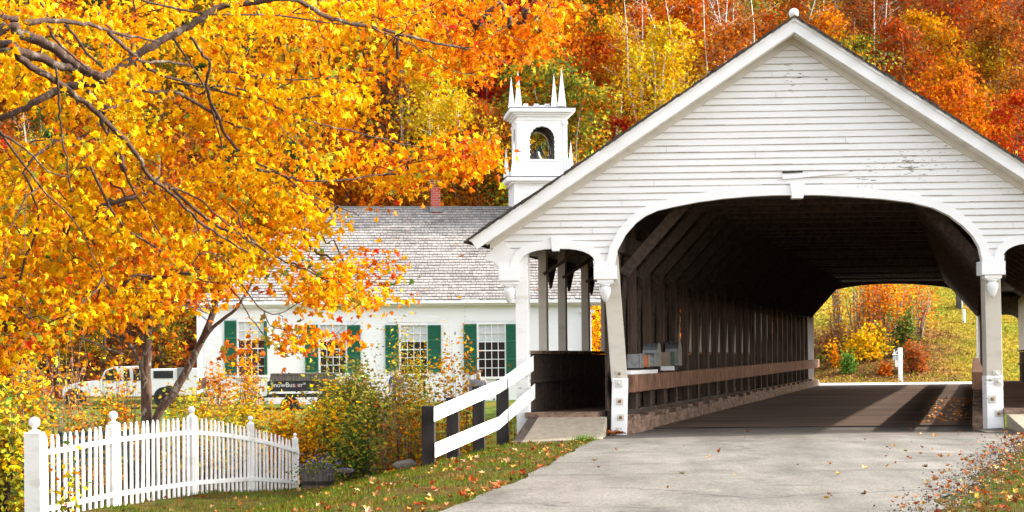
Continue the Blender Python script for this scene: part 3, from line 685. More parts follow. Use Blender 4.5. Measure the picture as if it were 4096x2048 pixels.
# windows
for i, ((a0,a1,zb,zt), wn) in enumerate(zip(rects, wins)):
    f = MB(); t_ = .085
    f.box(a0-t_,a0,-.05,.06,zb-t_,zt+t_,CH); f.box(a1,a1+t_,-.05,.06,zb-t_,zt+t_,CH); f.box(a0,a1,-.05,.06,zt,zt+t_,CH); f.box(a0-t_-.04,a1+t_+.04,-.11,.06,zb-t_-.01,zb,CH)
    win = f.build('window', M['church'], church)
    nv, nh = 4, 6
    g = MB(); m_ = .026
    for k in range(1,nv): x = a0+(a1-a0)*k/nv; g.box(x-m_/2,x+m_/2,-.005,.03,zb,zt,CH)
    for k in range(1,nh):
        z = zb+(zt-zb)*k/nh; h = m_*(1.7 if k == 3 else 1); g.box(a0,a1,-.004,.031,z-h/2,z+h/2,CH)
    g.build('glazing_bars', M['church'], win)
    zc = zb+(zt-zb)*(.645 if i == 0 else .655)
    g = MB(); g.add([CH(a0,.035,zb),CH(a1,.035,zb),CH(a1,.035,zc),CH(a0,.035,zc)], [(0,1,2,3)]); g.build('pane', M['glass'], win)
    g = MB(); g.add([CH(a0,.037,zc),CH(a1,.037,zc),CH(a1,.037,zt),CH(a0,.037,zt)], [(0,1,2,3)]); g.build('blind', M['blind'], win)
    # low pediment above
    pm = (a0+a1)/2; pw = (a1-a0)/2+.5; zz = zt+.13
    q = MB(); ring = [(pm-pw,zz),(pm+pw,zz),(pm+pw,zz+.17),(pm,zz+.30),(pm-pw,zz+.17)]
    q.prism([CH(x,-.035,z) for x,z in ring],[CH(x,.01,z) for x,z in ring]); q.build('pediment', M['church'], win)
shut = [(897,948,1282,1498),(1055,1066,1284,1498),(1219,1273,1300,1492),(1388,1443,1300,1492),(1540,1595,1300,1484),(1710,1765,1300,1488),(1854,1908,1296,1492),(2023,2078,1296,1508)]
for i, (x0,x1,y0,y1) in enumerate(shut):
    a0, zt = chp(x0,y0,-.05); a1, zb = chp(x1,y1,-.05)
    if i == 1: a1 = a0+.52; a1 = min(a1, chp(1068,1300)[0]-.01)
    if i % 2 == 0 and i: pass
    q = MB(); fr_ = .045
    q.box(a0,a0+fr_,-.09,-.04,zb,zt,CH); q.box(a1-fr_,a1,-.09,-.04,zb,zt,CH)
    H_ = zt-zb
    for z0,z1 in ((zb,zb+.07),(zt-.07,zt),(zb+H_*.32,zb+H_*.32+.09),(zb+H_*.655,zb+H_*.655+.09)): q.box(a0+fr_,a1-fr_,-.088,-.042,z0,z1,CH)
    z = zb+.075
    while z < zt-.09:
        q.add([CH(a0+fr_,-.085,z),CH(a1-fr_,-.085,z),CH(a1-fr_,-.05,z+.052),CH(a0+fr_,-.05,z+.052)], [(0,1,2,3)]); z += .055
    q.add([CH(a0,-.042,zb),CH(a1,-.042,zb),CH(a1,-.042,zt),CH(a0,-.042,zt)], [(0,1,2,3)])
    q.build('shutter', M['green'], church)
# roof of individual shingles (front slope), hipped at the left end
sb = -.42; zS = zE+.12; pitch = (zR-zS)/(RUN-sb); Vr, Tr, Cr = [], [], []
rr = random.Random(8); ncourse = 34; aHip = aL-.4; hipk = 1.05
nrm = np.array([0,-(zR-zS),(RUN-sb)]); nrm = nrm/np.linalg.norm(nrm)
for i in range(ncourse):
    t0, t1 = i/ncourse, (i+1.25)/ncourse; t1 = min(t1, 1.0)
    b0, z0 = sb+(RUN-sb)*t0, zS+(zR-zS)*t0; b1, z1 = sb+(RUN-sb)*t1, zS+(zR-zS)*t1
    a = aHip + (b0-sb)*hipk - rr.uniform(0,.15); band = rr.uniform(.9,1.08)
    while a < aRo:
        w_ = rr.uniform(.12,.24); g_ = .012; dz = rr.uniform(0,.014); dl = rr.uniform(-.012,.012)
        dkn = .5+.5*mnoise.noise(Vector((a*.55,i*.22,2.)))+.25*mnoise.noise(Vector((a*1.7,i*.6,7.))); v = band*(1.02-.55*max(dkn-.52,0)*1.6-(.22 if t0 > .78 else 0)*rr.random())*rr.choice([1,1,.97,.9,.78])*rr.uniform(.95,1.05)
        c = np.array([.41,.375,.352])*v
        if rr.random() < .02: c = np.array([.36,.28,.23])
        k = len(Vr); up0 = .032+dz; up1 = .004
        Vr += [CH(a+g_,b0+dl-up0*.3,z0+up0),CH(a+w_,b0+dl-up0*.3,z0+up0),CH(a+w_,b1,z1+up1),CH(a+g_,b1,z1+up1),CH(a+g_,b0+dl,z0-.004),CH(a+w_,b0+dl,z0-.004)]
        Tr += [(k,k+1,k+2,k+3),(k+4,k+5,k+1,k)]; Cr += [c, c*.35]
        a += w_
roof = npmesh('roof', Vr, Tr, np.array(Cr), M['shingle'], church)
q = MB(); q.add([CH(aHip,sb+.02,zS-.02),CH(aRo,sb+.02,zS-.02),CH(aRo,RUN,zR-.02),CH(aHip+(RUN-sb)*hipk,RUN,zR-.02)], [(0,1,2,3)])
q.add([CH(aHip,sb,zS-.02),CH(aHip+(RUN-sb)*hipk,RUN,zR-.02),CH(aHip,2*RUN-sb,zS-.02)], [(0,1,2)])
q.add([CH(aHip,2*RUN-sb,zS-.02),CH(aHip+(RUN-sb)*hipk,RUN,zR-.02),CH(aRo,RUN,zR-.02),CH(aRo,2*RUN-sb,zS-.02)], [(0,1,2,3)])
q.build('roof_deck', M['roofedge'], roof)
q = MB(); q.box(aHip+(RUN-sb)*hipk,aRo,RUN-.09,RUN+.09,zR-.02,zR+.045,CH); q.build('ridge_cap', M['galv'], roof)
# chimney
a0 = chp(1724,800,RUN)[0]; a1 = chp(1760,800,RUN)[0]; zt = chp(1740,722,RUN)[1]
q = MB(); q.box(a0,a1,RUN-.35,RUN+.1,zR-.6,zt,CH); q.box(a0-.04,a1+.04,RUN-.39,RUN+.14,zt-.28,zt-.12,CH)
chm = q.build('chimney', M['brick'], church); q = MB(); q.box(a0-.07,a1+.07,RUN-.42,RUN+.16,zR-.22,zR-.02,CH); q.build('flashing', M['galv'], chm)
# belfry
TB = RUN-1.22; 
sa0, _ = chp(1960+230/2.077, 240+700/2.077, TB+.1); sa1, _ = chp(1960+636/2.077, 240+700/2.077, TB+.1)
def tz(y, b=TB): return chp(2150, 240+y/2.077, b)[1]
wS = sa1-sa0; tb0 = TB+.1; tb1 = tb0+wS; am = (sa0+sa1)/2; bm_ = (tb0+tb1)/2
def TF(side):     # local wall frames of the four faces
    return {0: lambda p,q,z: CH(am+p, tb0+q, z), 1: lambda p,q,z: CH(sa0+q, bm_-p, z), 2: lambda p,q,z: CH(am-p, tb1-q, z), 3: lambda p,q,z: CH(sa1-q, bm_+p, z)}[side]
ex = .16
q = MB(); zl0, zl1 = zR-1.6, tz(1040)
for s_ in range(4):
    f = TF(s_); h = wS/2+ex; clapwall(q, -h, h, zl0, zl1, lambda p,r,z: f(p, r-ex, z))
steeple = q.build('steeple', M['church'], church)
def sbox(a0,a1,b0,b1,z0,z1,nm,m=None,bev=.006):
    q = MB(); q.box(a0,a1,b0,b1,z0,z1,CH); return q.build(nm, m or M['church'], steeple, bevel=bev)
for px in (sa0-ex-.02, sa1+ex-.18):
    for py in (tb0-ex-.02, tb1+ex-.18): q = MB(); q.box(px,px+.2,py,py+.2,zl0,zl1,CH); q.build('corner_board', M['church'], steeple)
def ledge(z0, z1, o0, nm):
    q = MB(); h = z1-z0
    for fz0,fz1,o in ((0,.25,o0*.35),(.25,.5,o0*.62),(.5,1,o0)): q.box(sa0-o,sa1+o,tb0-o,tb1+o,z0+h*fz0,z0+h*fz1,CH)
    return q.build(nm, M['church'], steeple, bevel=.008)
ledge(tz(1040), tz(978), ex+.36, 'cornice')
q = MB(); o = ex+.38; q.box(sa0-o,sa1+o,tb0-o,tb1+o,tz(978),tz(972),CH); q.build('lead_flashing', M['slate'], steeple)
# upper stage with arched openings
zu0, zu1 = tz(972), tz(465); arw = (535-320)/2.077/4*72/F_PX; zs0 = tz(822); zsp = tz(655); ztop = tz(545)
q = MB(); LN = MB()
def arc(p0, n=12): return [(p0*math.cos(math.pi*(1-k/n)), zsp+(ztop-zsp)*math.sin(math.pi*(1-k/n))) for k in range(n+1)]
for s_ in range(4):
    f = TF(s_); h = wS/2; aw = arw/2; z = zu0
    while z < zu1-.01:
        zt_ = min(z+.085, zu1); zm = (z+zt_)/2
        if zm < zs0 or zm > ztop: sp_ = [(-h,h)]
        else:
            e_ = aw if zm < zsp else aw*math.sqrt(max(0,1-((zm-zsp)/(ztop-zsp))**2)); sp_ = [(-h,-e_),(e_,h)]
        for p0,p1 in sp_: clapwall(q, p0, p1, z, zt_, f, .085, .012)
        z = zt_
    c_ = arc(aw); inn = [(-aw,zs0)]+c_+[(aw,zs0)]; w_=.085; out = [(-aw-w_,zs0)]+[(x*(aw+w_)/aw, zsp+(zz-zsp)*(ztop-zsp+w_)/(ztop-zsp)) for x,zz in c_]+[(aw+w_,zs0)]
    n = len(inn); P = [f(x,-.035,z) for x,z in inn]+[f(x,-.035,z) for x,z in out]+[f(x,.10,z) for x,z in inn]+[f(x,.10,z) for x,z in out]; F_ = []
    for i in range(n-1): F_ += [(i,i+1,n+i+1,n+i),(i,2*n+i,2*n+i+1,i+1),(n+i,n+i+1,3*n+i+1,3*n+i)]
    q.add(P, F_)
    P = [f(x*.99,.10,z) for x,z in inn]+[f(x*.99,.42,z) for x,z in inn]; LN.add(P, [(i,n+i,n+i+1,i+1) for i in range(n-1)])
    P = [f(-aw-w_,-.05,zs0-.09),f(aw+w_,-.05,zs0-.09),f(aw+w_,.1,zs0-.09),f(-aw-w_,.1,zs0-.09),f(-aw-w_,-.05,zs0),f(aw+w_,-.05,zs0),f(aw+w_,.1,zs0),f(-aw-w_,.1,zs0)]; q.hexa(P)
q.build('belfry_wall', M['church'], steeple); LN.build('opening_lining', M['roofedge'], steeple)
hh = .17
for px in (sa0-.03, sa1+.03-hh):
    for py in (tb0-.03, tb1+.03-hh):
        q = MB(); q.box(px,px+hh,py,py+hh,zu0,tz(530),CH); q.box(px-.03,px+hh+.03,py-.03,py+hh+.03,tz(530),tz(505),CH)
        q.build('corner_pilaster', M['church'], steeple, bevel=.004)
q = MB(); 
for s_ in range(4):
    f = TF(s_); h = wS/2
    q.hexa([f(-h,-.03,tz(500)),f(h,-.03,tz(500)),f(h,0.02,tz(500)),f(-h,0.02,tz(500)),f(-h,-.03,zu1),f(h,-.03,zu1),f(h,0.02,zu1),f(-h,0.02,zu1)])
q.build('frieze', M['church'], steeple)
ledge(tz(468), tz(402), .34, 'cornice')
q = MB(); o = .36; q.box(sa0-o,sa1+o,tb0-o,tb1+o,tz(402),tz(398),CH); q.build('lead_flashing', M['slate'], steeple)
# belfry floor / inner lining and bell
q = MB(); q.box(sa0+.12,sa1-.12,tb0+.12,tb1-.12,zs0-.25,zs0-.1,CH); q.build('belfry_floor', M['old'], steeple); q = MB(); q.box(sa0+.1,sa1-.1,tb0+.1,tb1-.1,ztop+.12,ztop+.2,CH); q.build('belfry_ceiling', M['old'], steeple)
zb0 = zs0+.02; q = MB(); q.lathe([(.30,0),(.285,.03),(.20,.16),(.16,.30),(.13,.40),(.02,.44)], CH(am-.12,bm_,zb0+.08), 20); q.build('bell', M['bell'], steeple, smooth=True)
q = MB(); wc = np.array(CH(am+.05,bm_-.1,zb0+.45)); pts = [wc+CE*.42*math.cos(t)+Z0*.44*math.sin(t) for t in np.linspace(0,2*math.pi,25)]; q.tube(pts,.022,6)
for t in (0,math.pi/2,math.pi/4,3*math.pi/4): q.tube([wc-CE*.42*math.cos(t)-Z0*.44*math.sin(t), wc+CE*.42*math.cos(t)+Z0*.44*math.sin(t)],.016,5)
q.tube([wc-CE*.35-Z0*.45, wc+Z0*.2],.03,5); q.tube([wc+CE*.25-Z0*.45, wc+Z0*.2],.03,5)
q.build('bell_wheel', M['iron'], steeple)
f = TF(0); aw = arw/2; q = MB(); n = 0
for x,z in [(x*.99,z) for x,z in arc(aw,10)[1:-1:1]]+[(sgn*aw*.97, zs0+(zsp-zs0)*k/4) for sgn in (-1,1) for k in range(5)]:
    p = f(x,-.05,z-.02); q = MB(); q.lathe([(.001,-.03),(.02,-.02),(.024,0),(.012,.03)], p, 8); q.build('light_bulb', M['bulb'], steeple)
def spire(x, yb, yt, wpx, b, nm='pinnacle'):
    a_, z0 = chp(1960+x/2.077, 240+yb/2.077, b); _, z1 = chp(1960+x/2.077, 240+yt/2.077, b); w_ = wpx/2.077/4*(72+b-TB)/F_PX/2
    q = MB(); q.add([CH(a_-w_,b-w_,z0),CH(a_+w_,b-w_,z0),CH(a_+w_,b+w_,z0),CH(a_-w_,b+w_,z0),CH(a_,b,z1)], [(3,2,1,0),(0,1,4),(1,2,4),(2,3,4),(3,0,4)]); q.build(nm, M['church'], steeple)
for x,yb,yt,w_,b in ((235,392,78,60,tb0-.1),(178,402,133,52,tb1+.1),(597,388,57,66,tb0-.1),(533,388,110,52,tb1+.1)): spire(x,yb,yt,w_,b)
for x,yb,yt,w_,b in ((201,968,672,60,tb0-.30),(136,976,720,50,tb1+.30),(674,968,665,52,tb0-.10),(640,968,720,46,tb1+.3)): spire(x,yb,yt,w_,b)
# crenellated parapets
q = MB(); zc0 = tz(398)
for s_ in range(4):
    f = TF(s_); h = wS/2-.1
    def fb(p0,p1,z0,z1): q.hexa([f(p0,-.02,z0),f(p1,-.02,z0),f(p1,.04,z0),f(p0,.04,z0),f(p0,-.02,z1),f(p1,-.02,z1),f(p1,.04,z1),f(p0,.04,z1)])
    fb(-h,h,zc0,zc0+.08)
    for k in range(4): c_ = (-.72+.48*k)*h; fb(c_-.10,c_+.10,zc0+.08,zc0+.19)
    fb(-.35,.35,zc0+.08,zc0+.13)
    def fc(p0,p1,z0,z1): q.hexa([f(p0,-.16,z0),f(p1,-.16,z0),f(p1,-.10,z0),f(p0,-.10,z0),f(p0,-.16,z1),f(p1,-.16,z1),f(p1,-.10,z1),f(p0,-.10,z1)])
    z2 = tz(966); fc(-h-.1,h+.1,z2,tz(920))
    for k in range(6): c_ = (-.8+.32*k)*h; fc(c_-.07,c_+.07,tz(920),tz(893))
q.build('crenellated_parapet', M['church'], steeple)

# ------------------------------------------------------------------ picket fence
fence = thing('picket_fence', 'white picket fence with ball-topped posts curving along the verge', 'fence', at(190,493,30))
FU = [(34,26.0,433.5,522),(113,28.2,424.5,505),(191,30.4,417,493),(251,33.0,424.5,486.5),(296,35.2,439.5,488)]
fu = [q[0] for q in FU]
def FI(u, k): return float(np.interp(u, fu, [q[k] for q in FU]))
def ptop(u):    # picket tops
    return float(np.interp(u,[40,60,80,113,150,191,205,225,251,275,298],[436,433.5,430,424,420,417,418.5,421.5,427.5,434,443]))
posn = [(34,8.5,417),(113,7.2,411),(191.5,7.0,406.2),(250.5,5.8,415.8),(295,5.0,433)]
for i, (u, wpx, vt) in enumerate(posn):
    D_ = FI(u,1)+.10; w_ = .25 if i == 0 else wpx*D_/F_PX*1.15
    pb_ = at(u, FI(u,3), D_); zt = at(u, FI(u,2)-1.0+ (0 if i else 0), D_)[2]; q = MB(); q.box(pb_[0]-w_/2,pb_[0]+w_/2,pb_[1]-w_/2+.06,pb_[1]+w_/2+.06,pb_[2]-.4,zt)
    p_ = q.build('post', M['fence'], fence, bevel=.008)
    zt2 = at(u, vt, D_)[2]; R_ = (zt2-zt)*.36
    q = MB(); pr = [(R_*1.1,0),(R_*1.1,R_*.2),(R_*.8,R_*.38),(R_*.42,R_*.6),(R_*.36,R_*.85)]+[(R_*math.cos(t),R_*1.78+R_*math.sin(t)) for t in np.linspace(-1.1,1.55,9)]
    q.lathe(pr, (pb_[0],pb_[1]+.06,zt), 18); q.build('ball_finial', M['fence'], p_, smooth=True)
us = []; u = 41.0
while u < 300: us.append(u); u += float(np.interp(u,[40,110,190,250,300],[6.15,6.0,4.65,3.9,3.55]))
for i, u in enumerate(us):
    if any(abs(u-p[0]) < .3 for p in posn): pass
    D_ = FI(u,1); pw = float(np.interp(u,[40,300],[.072,.062])); B_ = at(u+random.uniform(-.15,.15), FI(u,3)+random.uniform(-.5,1), D_); T_ = at(u, ptop(u)+random.uniform(-.4,.4), D_)
    dirx = np.array(at(u+5,400,FI(u+5,1)))-np.array(at(u-5,400,FI(u-5,1))); dirx[2]=0; dirx/=np.linalg.norm(dirx); nn = np.array([dirx[1],-dirx[0],0])
    H_ = T_[2]-B_[2]; prof = [(-pw/2,-.1),(pw/2,-.1),(pw/2,H_-.13),(pw*.40,H_-.07),(pw*.22,H_-.015),(0,H_),(-pw*.22,H_-.015),(-pw*.40,H_-.07),(-pw/2,H_-.13)]
    q = MB(); lean = random.gauss(0,.011); lean2 = random.gauss(0,.006); mk = lambda x,z,o: tuple(B_ + dirx*(x+lean*z/H_) + Z0*z + nn*(o+lean2*z/H_))
    q.prism([mk(x,z,.012) for x,z in prof],[mk(x,z,-.012) for x,z in prof]); q.build('picket', M['fence'], fence)
for fr0, nm in ((.80,'rail'),(.13,'rail')):
    q = MB(); uu = list(np.linspace(36,298,24))
    for ua, ub in zip(uu[:-1],uu[1:]):
        P = []
        for u in (ua,ub):
            D_ = FI(u,1)+.045; zb = at(u,FI(u,3),D_)[2]; zt = at(u,ptop(u),D_)[2]; z = zb+(zt-zb)*fr0; p = at(u,400,D_); P.append((p[0],p[1],z))
        q.beam(P[0],P[1],.045,.075)
    q.build(nm, M['fence'], fence)

# ------------------------------------------------------------------ garden bench behind the fence
t = thing('garden_bench', 'dark green slatted garden bench seen through the picket fence', 'bench', at(95,480,33.0))
b0 = at(58,478,33.5); b1 = at(131,472,34.2); zg = min(b0[2],b1[2])-.15; dv = (b1-b0); L_ = np.linalg.norm(dv[:2]); dv = dv/np.linalg.norm(dv); dv[2]=0; nb = np.array([-dv[1],dv[0],0])
def bb(s0, s1, o0, o1, z0, z1, q): q.hexa([tuple(np.array([b0[0],b0[1],zg])+dv*s+nb*o+Z0*z) for z in (z0,z1) for s,o in ((s0,o0),(s1,o0),(s1,o1),(s0,o1))])
q = MB()
for k in range(4): bb(0,L_,.0,.03,.52+.14*k,.60+.14*k,q)
q.build('backrest', M['bench'], t); q = MB()
for k in range(4): bb(0,L_,-.48+.12*k,-.40+.12*k,.42,.45,q)
q.build('seat', M['bench'], t)
for s in (.02,L_-.08):
    for o_ in (-.46,.0): q = MB(); bb(s,s+.06,o_,o_+.06,-.1,.44 if o_ < -.1 else 1.05,q); q.build('leg', M['iron'], t)

# ------------------------------------------------------------------ barrel planter
pc = at(318,497,34.3); t = thing('barrel_planter', 'grey half-barrel planter with dark hoops beside the right end of the fence', 'planter', pc)
q = MB(); zz = pc[2]-.05; n = 18
for k in range(n):
    a0 = 2*math.pi*k/n+.012; a1 = 2*math.pi*(k+1)/n-.012; P = []
    for z, r_ in ((0,.285),(.62,.345)):
        for rr_ in (r_, r_-.03):
            for a in (a0,a1): P.append((pc[0]+rr_*math.cos(a),pc[1]+rr_*math.sin(a),zz+z))
    q.add(P, [(0,1,5,4),(2,6,7,3),(0,4,6,2),(1,3,7,5),(4,5,7,6),(0,2,3,1)])
q.build('staves', M['barrel'], t)
for z0,z1,r0,r1 in ((.30,.38,.321,.329),(.0,.08,.292,.300)):
    q = MB(); q.lathe([(r0,z0),(r1,z1)], (pc[0],pc[1],zz), 24); q.build('hoop', M['iron'], t)
q = MB(); q.lathe([(.31,.55),(.31,.57)], (pc[0],pc[1],zz), 20); q.build('soil', M['tyre'], t)
PLANTER = (pc, zz+.57)

# ------------------------------------------------------------------ vehicles behind the shrubs
def vehicle_frame(u, v, D_, ang):
    p = at(u,v,D_); e = R0*math.cos(ang)+FW*math.sin(ang); n = -R0*math.sin(ang)+FW*math.cos(ang)
    return p, (lambda s,o,z: tuple(p + e*s + n*o + Z0*z))
def wheel(q_par, fr, s, o, z, r, m_rim):
    def wl(prof, nm, m, par):
        q = MB(); q.lathe(prof, (0,0,0), 24); q.v = [fr(s+v[0], o+v[2], z+v[1]) for v in q.v]; return q.build(nm, m, par, smooth=False)
    w_ = wl([(r*.62,0),(r*.95,0),(r,.03),(r,.19),(r*.95,.22),(r*.62,.22)], 'wheel', M['tyre'], q_par)
    wl([(.001,.035),(r*.18,.03),(r*.2,.05),(r*.55,.055),(r*.62,.02),(r*.64,.1)], 'rim', m_rim, w_)
    q = MB()
    for k in range(8):
        a = 2*math.pi*k/8; ce = (s+math.cos(a)*r*.40, z+math.sin(a)*r*.40); rr_ = r*.085
        q.add([fr(ce[0]+rr_*math.cos(b_),o+.033,ce[1]+rr_*math.sin(b_)) for b_ in np.linspace(0,2*math.pi,7)[:-1]], [(0,1,2,3,4,5)])
    q.build('rim_hole', M['tyre'], w_)
Dt = 64; p0, fr = vehicle_frame(62,411.5,Dt,math.radians(3)); p0[2] = gz1(p0[0],p0[1]); z_=p0[2]
t = thing('pickup_truck', 'white pickup truck with a steel service body parked behind shrubs left of the church', 'pickup truck', p0)
def vprism(prof, o0, o1, nm, m, par=t, bev=.03):
    q = MB(); q.prism([fr(s,o0,z) for s,z in prof],[fr(s,o1,z) for s,z in prof]); return q.build(nm, m, par, bevel=bev)
zb_ = chz = 0
sc_ = Dt/F_PX
def S(x4): return (x4/4-62)*sc_
def Zt(y4): return at(100,y4/4,Dt)[2]-p0[2]
hood = [(S(250),.45),(S(250),.75),(S(262),Zt(1540)),(S(320),Zt(1528)),(S(395),Zt(1520)),(S(402),.45)]
vprism(hood,0,1.85,'hood',M['carwhite'])
cab = [(S(398),.42),(S(398),Zt(1522)),(S(418),Zt(1482)),(S(452),Zt(1468)),(S(560),Zt(1465)),(S(572),Zt(1500)),(S(572),.42)]
vprism(cab,.02,1.83,'cab',M['carwhite'])
vprism([(S(410),Zt(1521)),(S(425),Zt(1484)),(S(455),Zt(1474)),(S(462),Zt(1476)),(S(486),Zt(1524))],-.012,.01,'side_window',M['tyre'],bev=0)
vprism([(S(494),Zt(1524)),(S(494),Zt(1476)),(S(516),Zt(1476)),(S(520),Zt(1524))],-.012,.01,'side_window',M['glass'],bev=0)
vprism([(S(532),Zt(1524)),(S(532),Zt(1476)),(S(556),Zt(1476)),(S(560),Zt(1524))],-.012,.01,'side_window',M['glass'],bev=0)
vprism([(S(576),.5),(S(576),Zt(1478)),(S(790),Zt(1476)),(S(790),.45),(S(706),.45),(S(700),Zt(1550)),(S(665),Zt(1545)),(S(625),.45)],0,1.8,'service_body',M['carwhite'])
vprism([(S(706),Zt(1518)),(S(706),Zt(1474)),(S(752),Zt(1473)),(S(752),Zt(1518))],-.03,.01,'tool_locker',M['galv'],bev=.01)
vprism([(S(612),Zt(1516)),(S(612),Zt(1486)),(S(690),Zt(1486)),(S(690),Zt(1516))],-.02,.01,'open_locker',M['tyre'],bev=0)
vprism([(S(790),Zt(1560)),(S(790),Zt(1515)),(S(797),Zt(1515)),(S(797),Zt(1560))],.1,1.7,'tailgate',M['blackpaint'],bev=0)
vprism([(S(791),Zt(1556)),(S(791),Zt(1528)),(S(799),Zt(1528)),(S(799),Zt(1556))],.0,.12,'tail_light',M['red'],bev=0)
vprism([(S(780),.38),(S(780),.52),(S(832),.52),(S(832),.38)],.1,1.7,'bumper',M['iron'])
for xx in (300,654): wheel(t, fr, S(xx), -.03, .39, .39, M['plate'])
# trailer
Dt = 61; p0, fr = vehicle_frame(262,411,Dt,0); p0[2] = gz1(p0[0],p0[1]); sc_ = Dt/F_PX
def S(x4): return (x4/4-262)*sc_
def Zt(y4): return at(290,y4/4,Dt)[2]-p0[2]
t = thing('dump_trailer', 'black utility trailer with grey wooden sideboards in front of the church wall', 'trailer', p0)
vprism([(S(1070),Zt(1566)),(S(1070),Zt(1525)),(S(1340),Zt(1525)),(S(1340),Zt(1566))],0,1.7,'body',M['blackpaint'],t,.01)
vprism([(S(1078),Zt(1524)),(S(1086),Zt(1494)),(S(1345),Zt(1494)),(S(1340),Zt(1524))],-.03,.02,'sideboard',M['barrel'],t,.006)
vprism([(S(1080),Zt(1500)),(S(1086),Zt(1493)),(S(1345),Zt(1493)),(S(1340),Zt(1500))],-.05,1.75,'top_board',M['barrel'],t,.006)
for xx in (1072,1184,1300): vprism([(S(xx),Zt(1570)),(S(xx),Zt(1524)),(S(xx+7),Zt(1524)),(S(xx+7),Zt(1570))],-.05,0,'stake',M['blackpaint'],t,0)
vprism([(S(1183),Zt(1550)),(S(1183),Zt(1537)),(S(1187),Zt(1537)),(S(1187),Zt(1550))],-.062,-.05,'marker_light',M['red'],t,0)
vprism([(S(1066),Zt(1590)),(S(1066),Zt(1578)),(S(1400),Zt(1578)),(S(1400),Zt(1590))],.1,1.6,'frame',M['iron'],t,0)
vprism([(S(1000),Zt(1600)),(S(1000),Zt(1592)),(S(1066),Zt(1582)),(S(1066),Zt(1590))],.75,.9,'drawbar',M['iron'],t,0)
wheel(t, fr, S(1160), -.06, Zt(1624), .335, M['plate']); wheel(t, fr, S(1300), -.06, Zt(1624), .335, M['plate'])
fc = bpy.data.curves.new('lettering','FONT'); fc.body = 'SnowBuster*'; fc.size = .235; fc.extrude = .003
fo = bpy.data.objects.new('lettering', fc); fo.data.materials.append(M['bulb']); fp = Vector(fr(S(1083),-.008,Zt(1548)))
fo.rotation_euler = (math.radians(90),0,PSI); fo.location = fp; COL.objects.link(fo); bpy.context.view_layer.update()
dg = bpy.context.evaluated_depsgraph_get(); me = bpy.data.meshes.new_from_object(fo.evaluated_get(dg)); me.transform(fo.matrix_world); COL.objects.unlink(fo); bpy.data.objects.remove(fo)
lo = bpy.data.objects.new('lettering', me); link(lo, t)

# ------------------------------------------------------------------ far side: sign, marker, memorial
p = at(900.5,386,79); p[2] = gz1(p[0],p[1]); scF = 79/F_PX
t = thing('sign_post', 'white sign post with hanging boards on the grass beyond the bridge', 'sign post', p)
q = MB(); ztop = at(900,347.7,79)[2]; q.box(p[0]-.09,p[0]+.09,p[1]-.09,p[1]+.09,p[2]-.2,ztop); q.build('post', M['white'], t, bevel=.01)
def fz(v): return at(900,v,79)[2]
def fx(u): return at(u,360,79)[0]
q = MB(); q.box(fx(892.5),fx(902.8),p[1]-.05,p[1]+.05,fz(355.3),fz(353.8)); q.build('arm', M['white'], t, bevel=.01)
q = MB(); q.beam((fx(894.8),p[1],fz(354)),(fx(899),p[1],fz(348.8)),.03,.04); q.lathe([(.001,.2),(.03,.18),(.035,.06),(.05,0)],(fx(894.4),p[1],fz(353.8)),8); q.build('arm_brace', M['white'], t)
q = MB(); q.box(fx(893),fx(899.2),p[1]-.02,p[1]+.02,fz(360.2),fz(356.3)); s1 = q.build('sign_board', M['blind'], t, bevel=.004)
q = MB(); x0, x1 = fx(893.3),fx(898.9); n=10
for row,(z0,h) in enumerate(((fz(357.9),.05),(fz(359.5),.05))):
    for k in range(n): xx = x0+(x1-x0)*(k+.15)/n; q.box(xx,xx+(x1-x0)/n*.5,p[1]-.024,p[1]-.02,z0-h/2,z0+h/2)
q.build('lettering', M['galv'], s1)
q = MB(); cxx = (fx(895.2)+fx(898.2))/2; hw = (fx(898.2)-fx(895.2))/2; zc = fz(362.7)
q.prism([(cxx+x*hw,p[1]-.015,zc+z*.19) for x,z in ((-.8,-1),(.8,-1),(1,-.7),(1,.7),(.8,1),(-.8,1),(-1,.7),(-1,-.7))],[(cxx+x*hw,p[1]+.015,zc+z*.19) for x,z in ((-.8,-1),(.8,-1),(1,-.7),(1,.7),(.8,1),(-.8,1),(-1,.7),(-1,-.7))]); q.build('sign_board', M['white'], t)
q = MB(); q.box(p[0]+.09,p[0]+.15,p[1]-.08,p[1]+.06,fz(379.4),fz(376.9)); q.build('meter_box', M['galv'], t)
def ground_hit(u, v, d0=70, d1=400):
    for d in np.arange(d0, d1, .25):
        q = at(u,v,d)
        if q[2] <= gz1(q[0],q[1]): return q, d
    return at(u,v,d0), d0
q0, Dm = ground_hit(963.8,323.2); print('marker D', Dm)
h_ = 14.2*Dm/F_PX; w_ = 3.1*Dm/F_PX; q = MB(); q.lathe([(w_/2,-.2),(w_/2,h_-.08),(w_/2*.8,h_-.02),(.01,h_)], q0, 16); o = q.build('marker_post', M['white'], smooth=False); tag(o, 'white rounded marker post on the grassy slope seen through the tunnel', 'marker post')
q0, Dm = ground_hit(958.5,308.2); print('mem D', Dm); sM = Dm/F_PX
q = MB(); q.box(q0[0]-1.9*sM,q0[0]+1.9*sM,q0[1]-.2,q0[1]+.2,q0[2]-.3,q0[2]+15*sM); q.box(q0[0]-3*sM,q0[0]+2.6*sM,q0[1]-.3,q0[1]+.3,q0[2]-.2,q0[2]+.5*sM); o = q.build('memorial_stone', M['slate'], bevel=.02); tag(o, 'dark upright memorial stone on the slope behind the white marker post', 'memorial stone')
q0, Dm = ground_hit(962,309.2); sM = Dm/F_PX; q = MB(); q.box(q0[0]-.6*sM,q0[0]+.6*sM,q0[1]-.08,q0[1]+.08,q0[2]-.2,q0[2]+10*sM); o = q.build('white_stake', M['white'], bevel=.01); tag(o, 'narrow white stake standing between the dark memorial stone and the flag', 'stake')
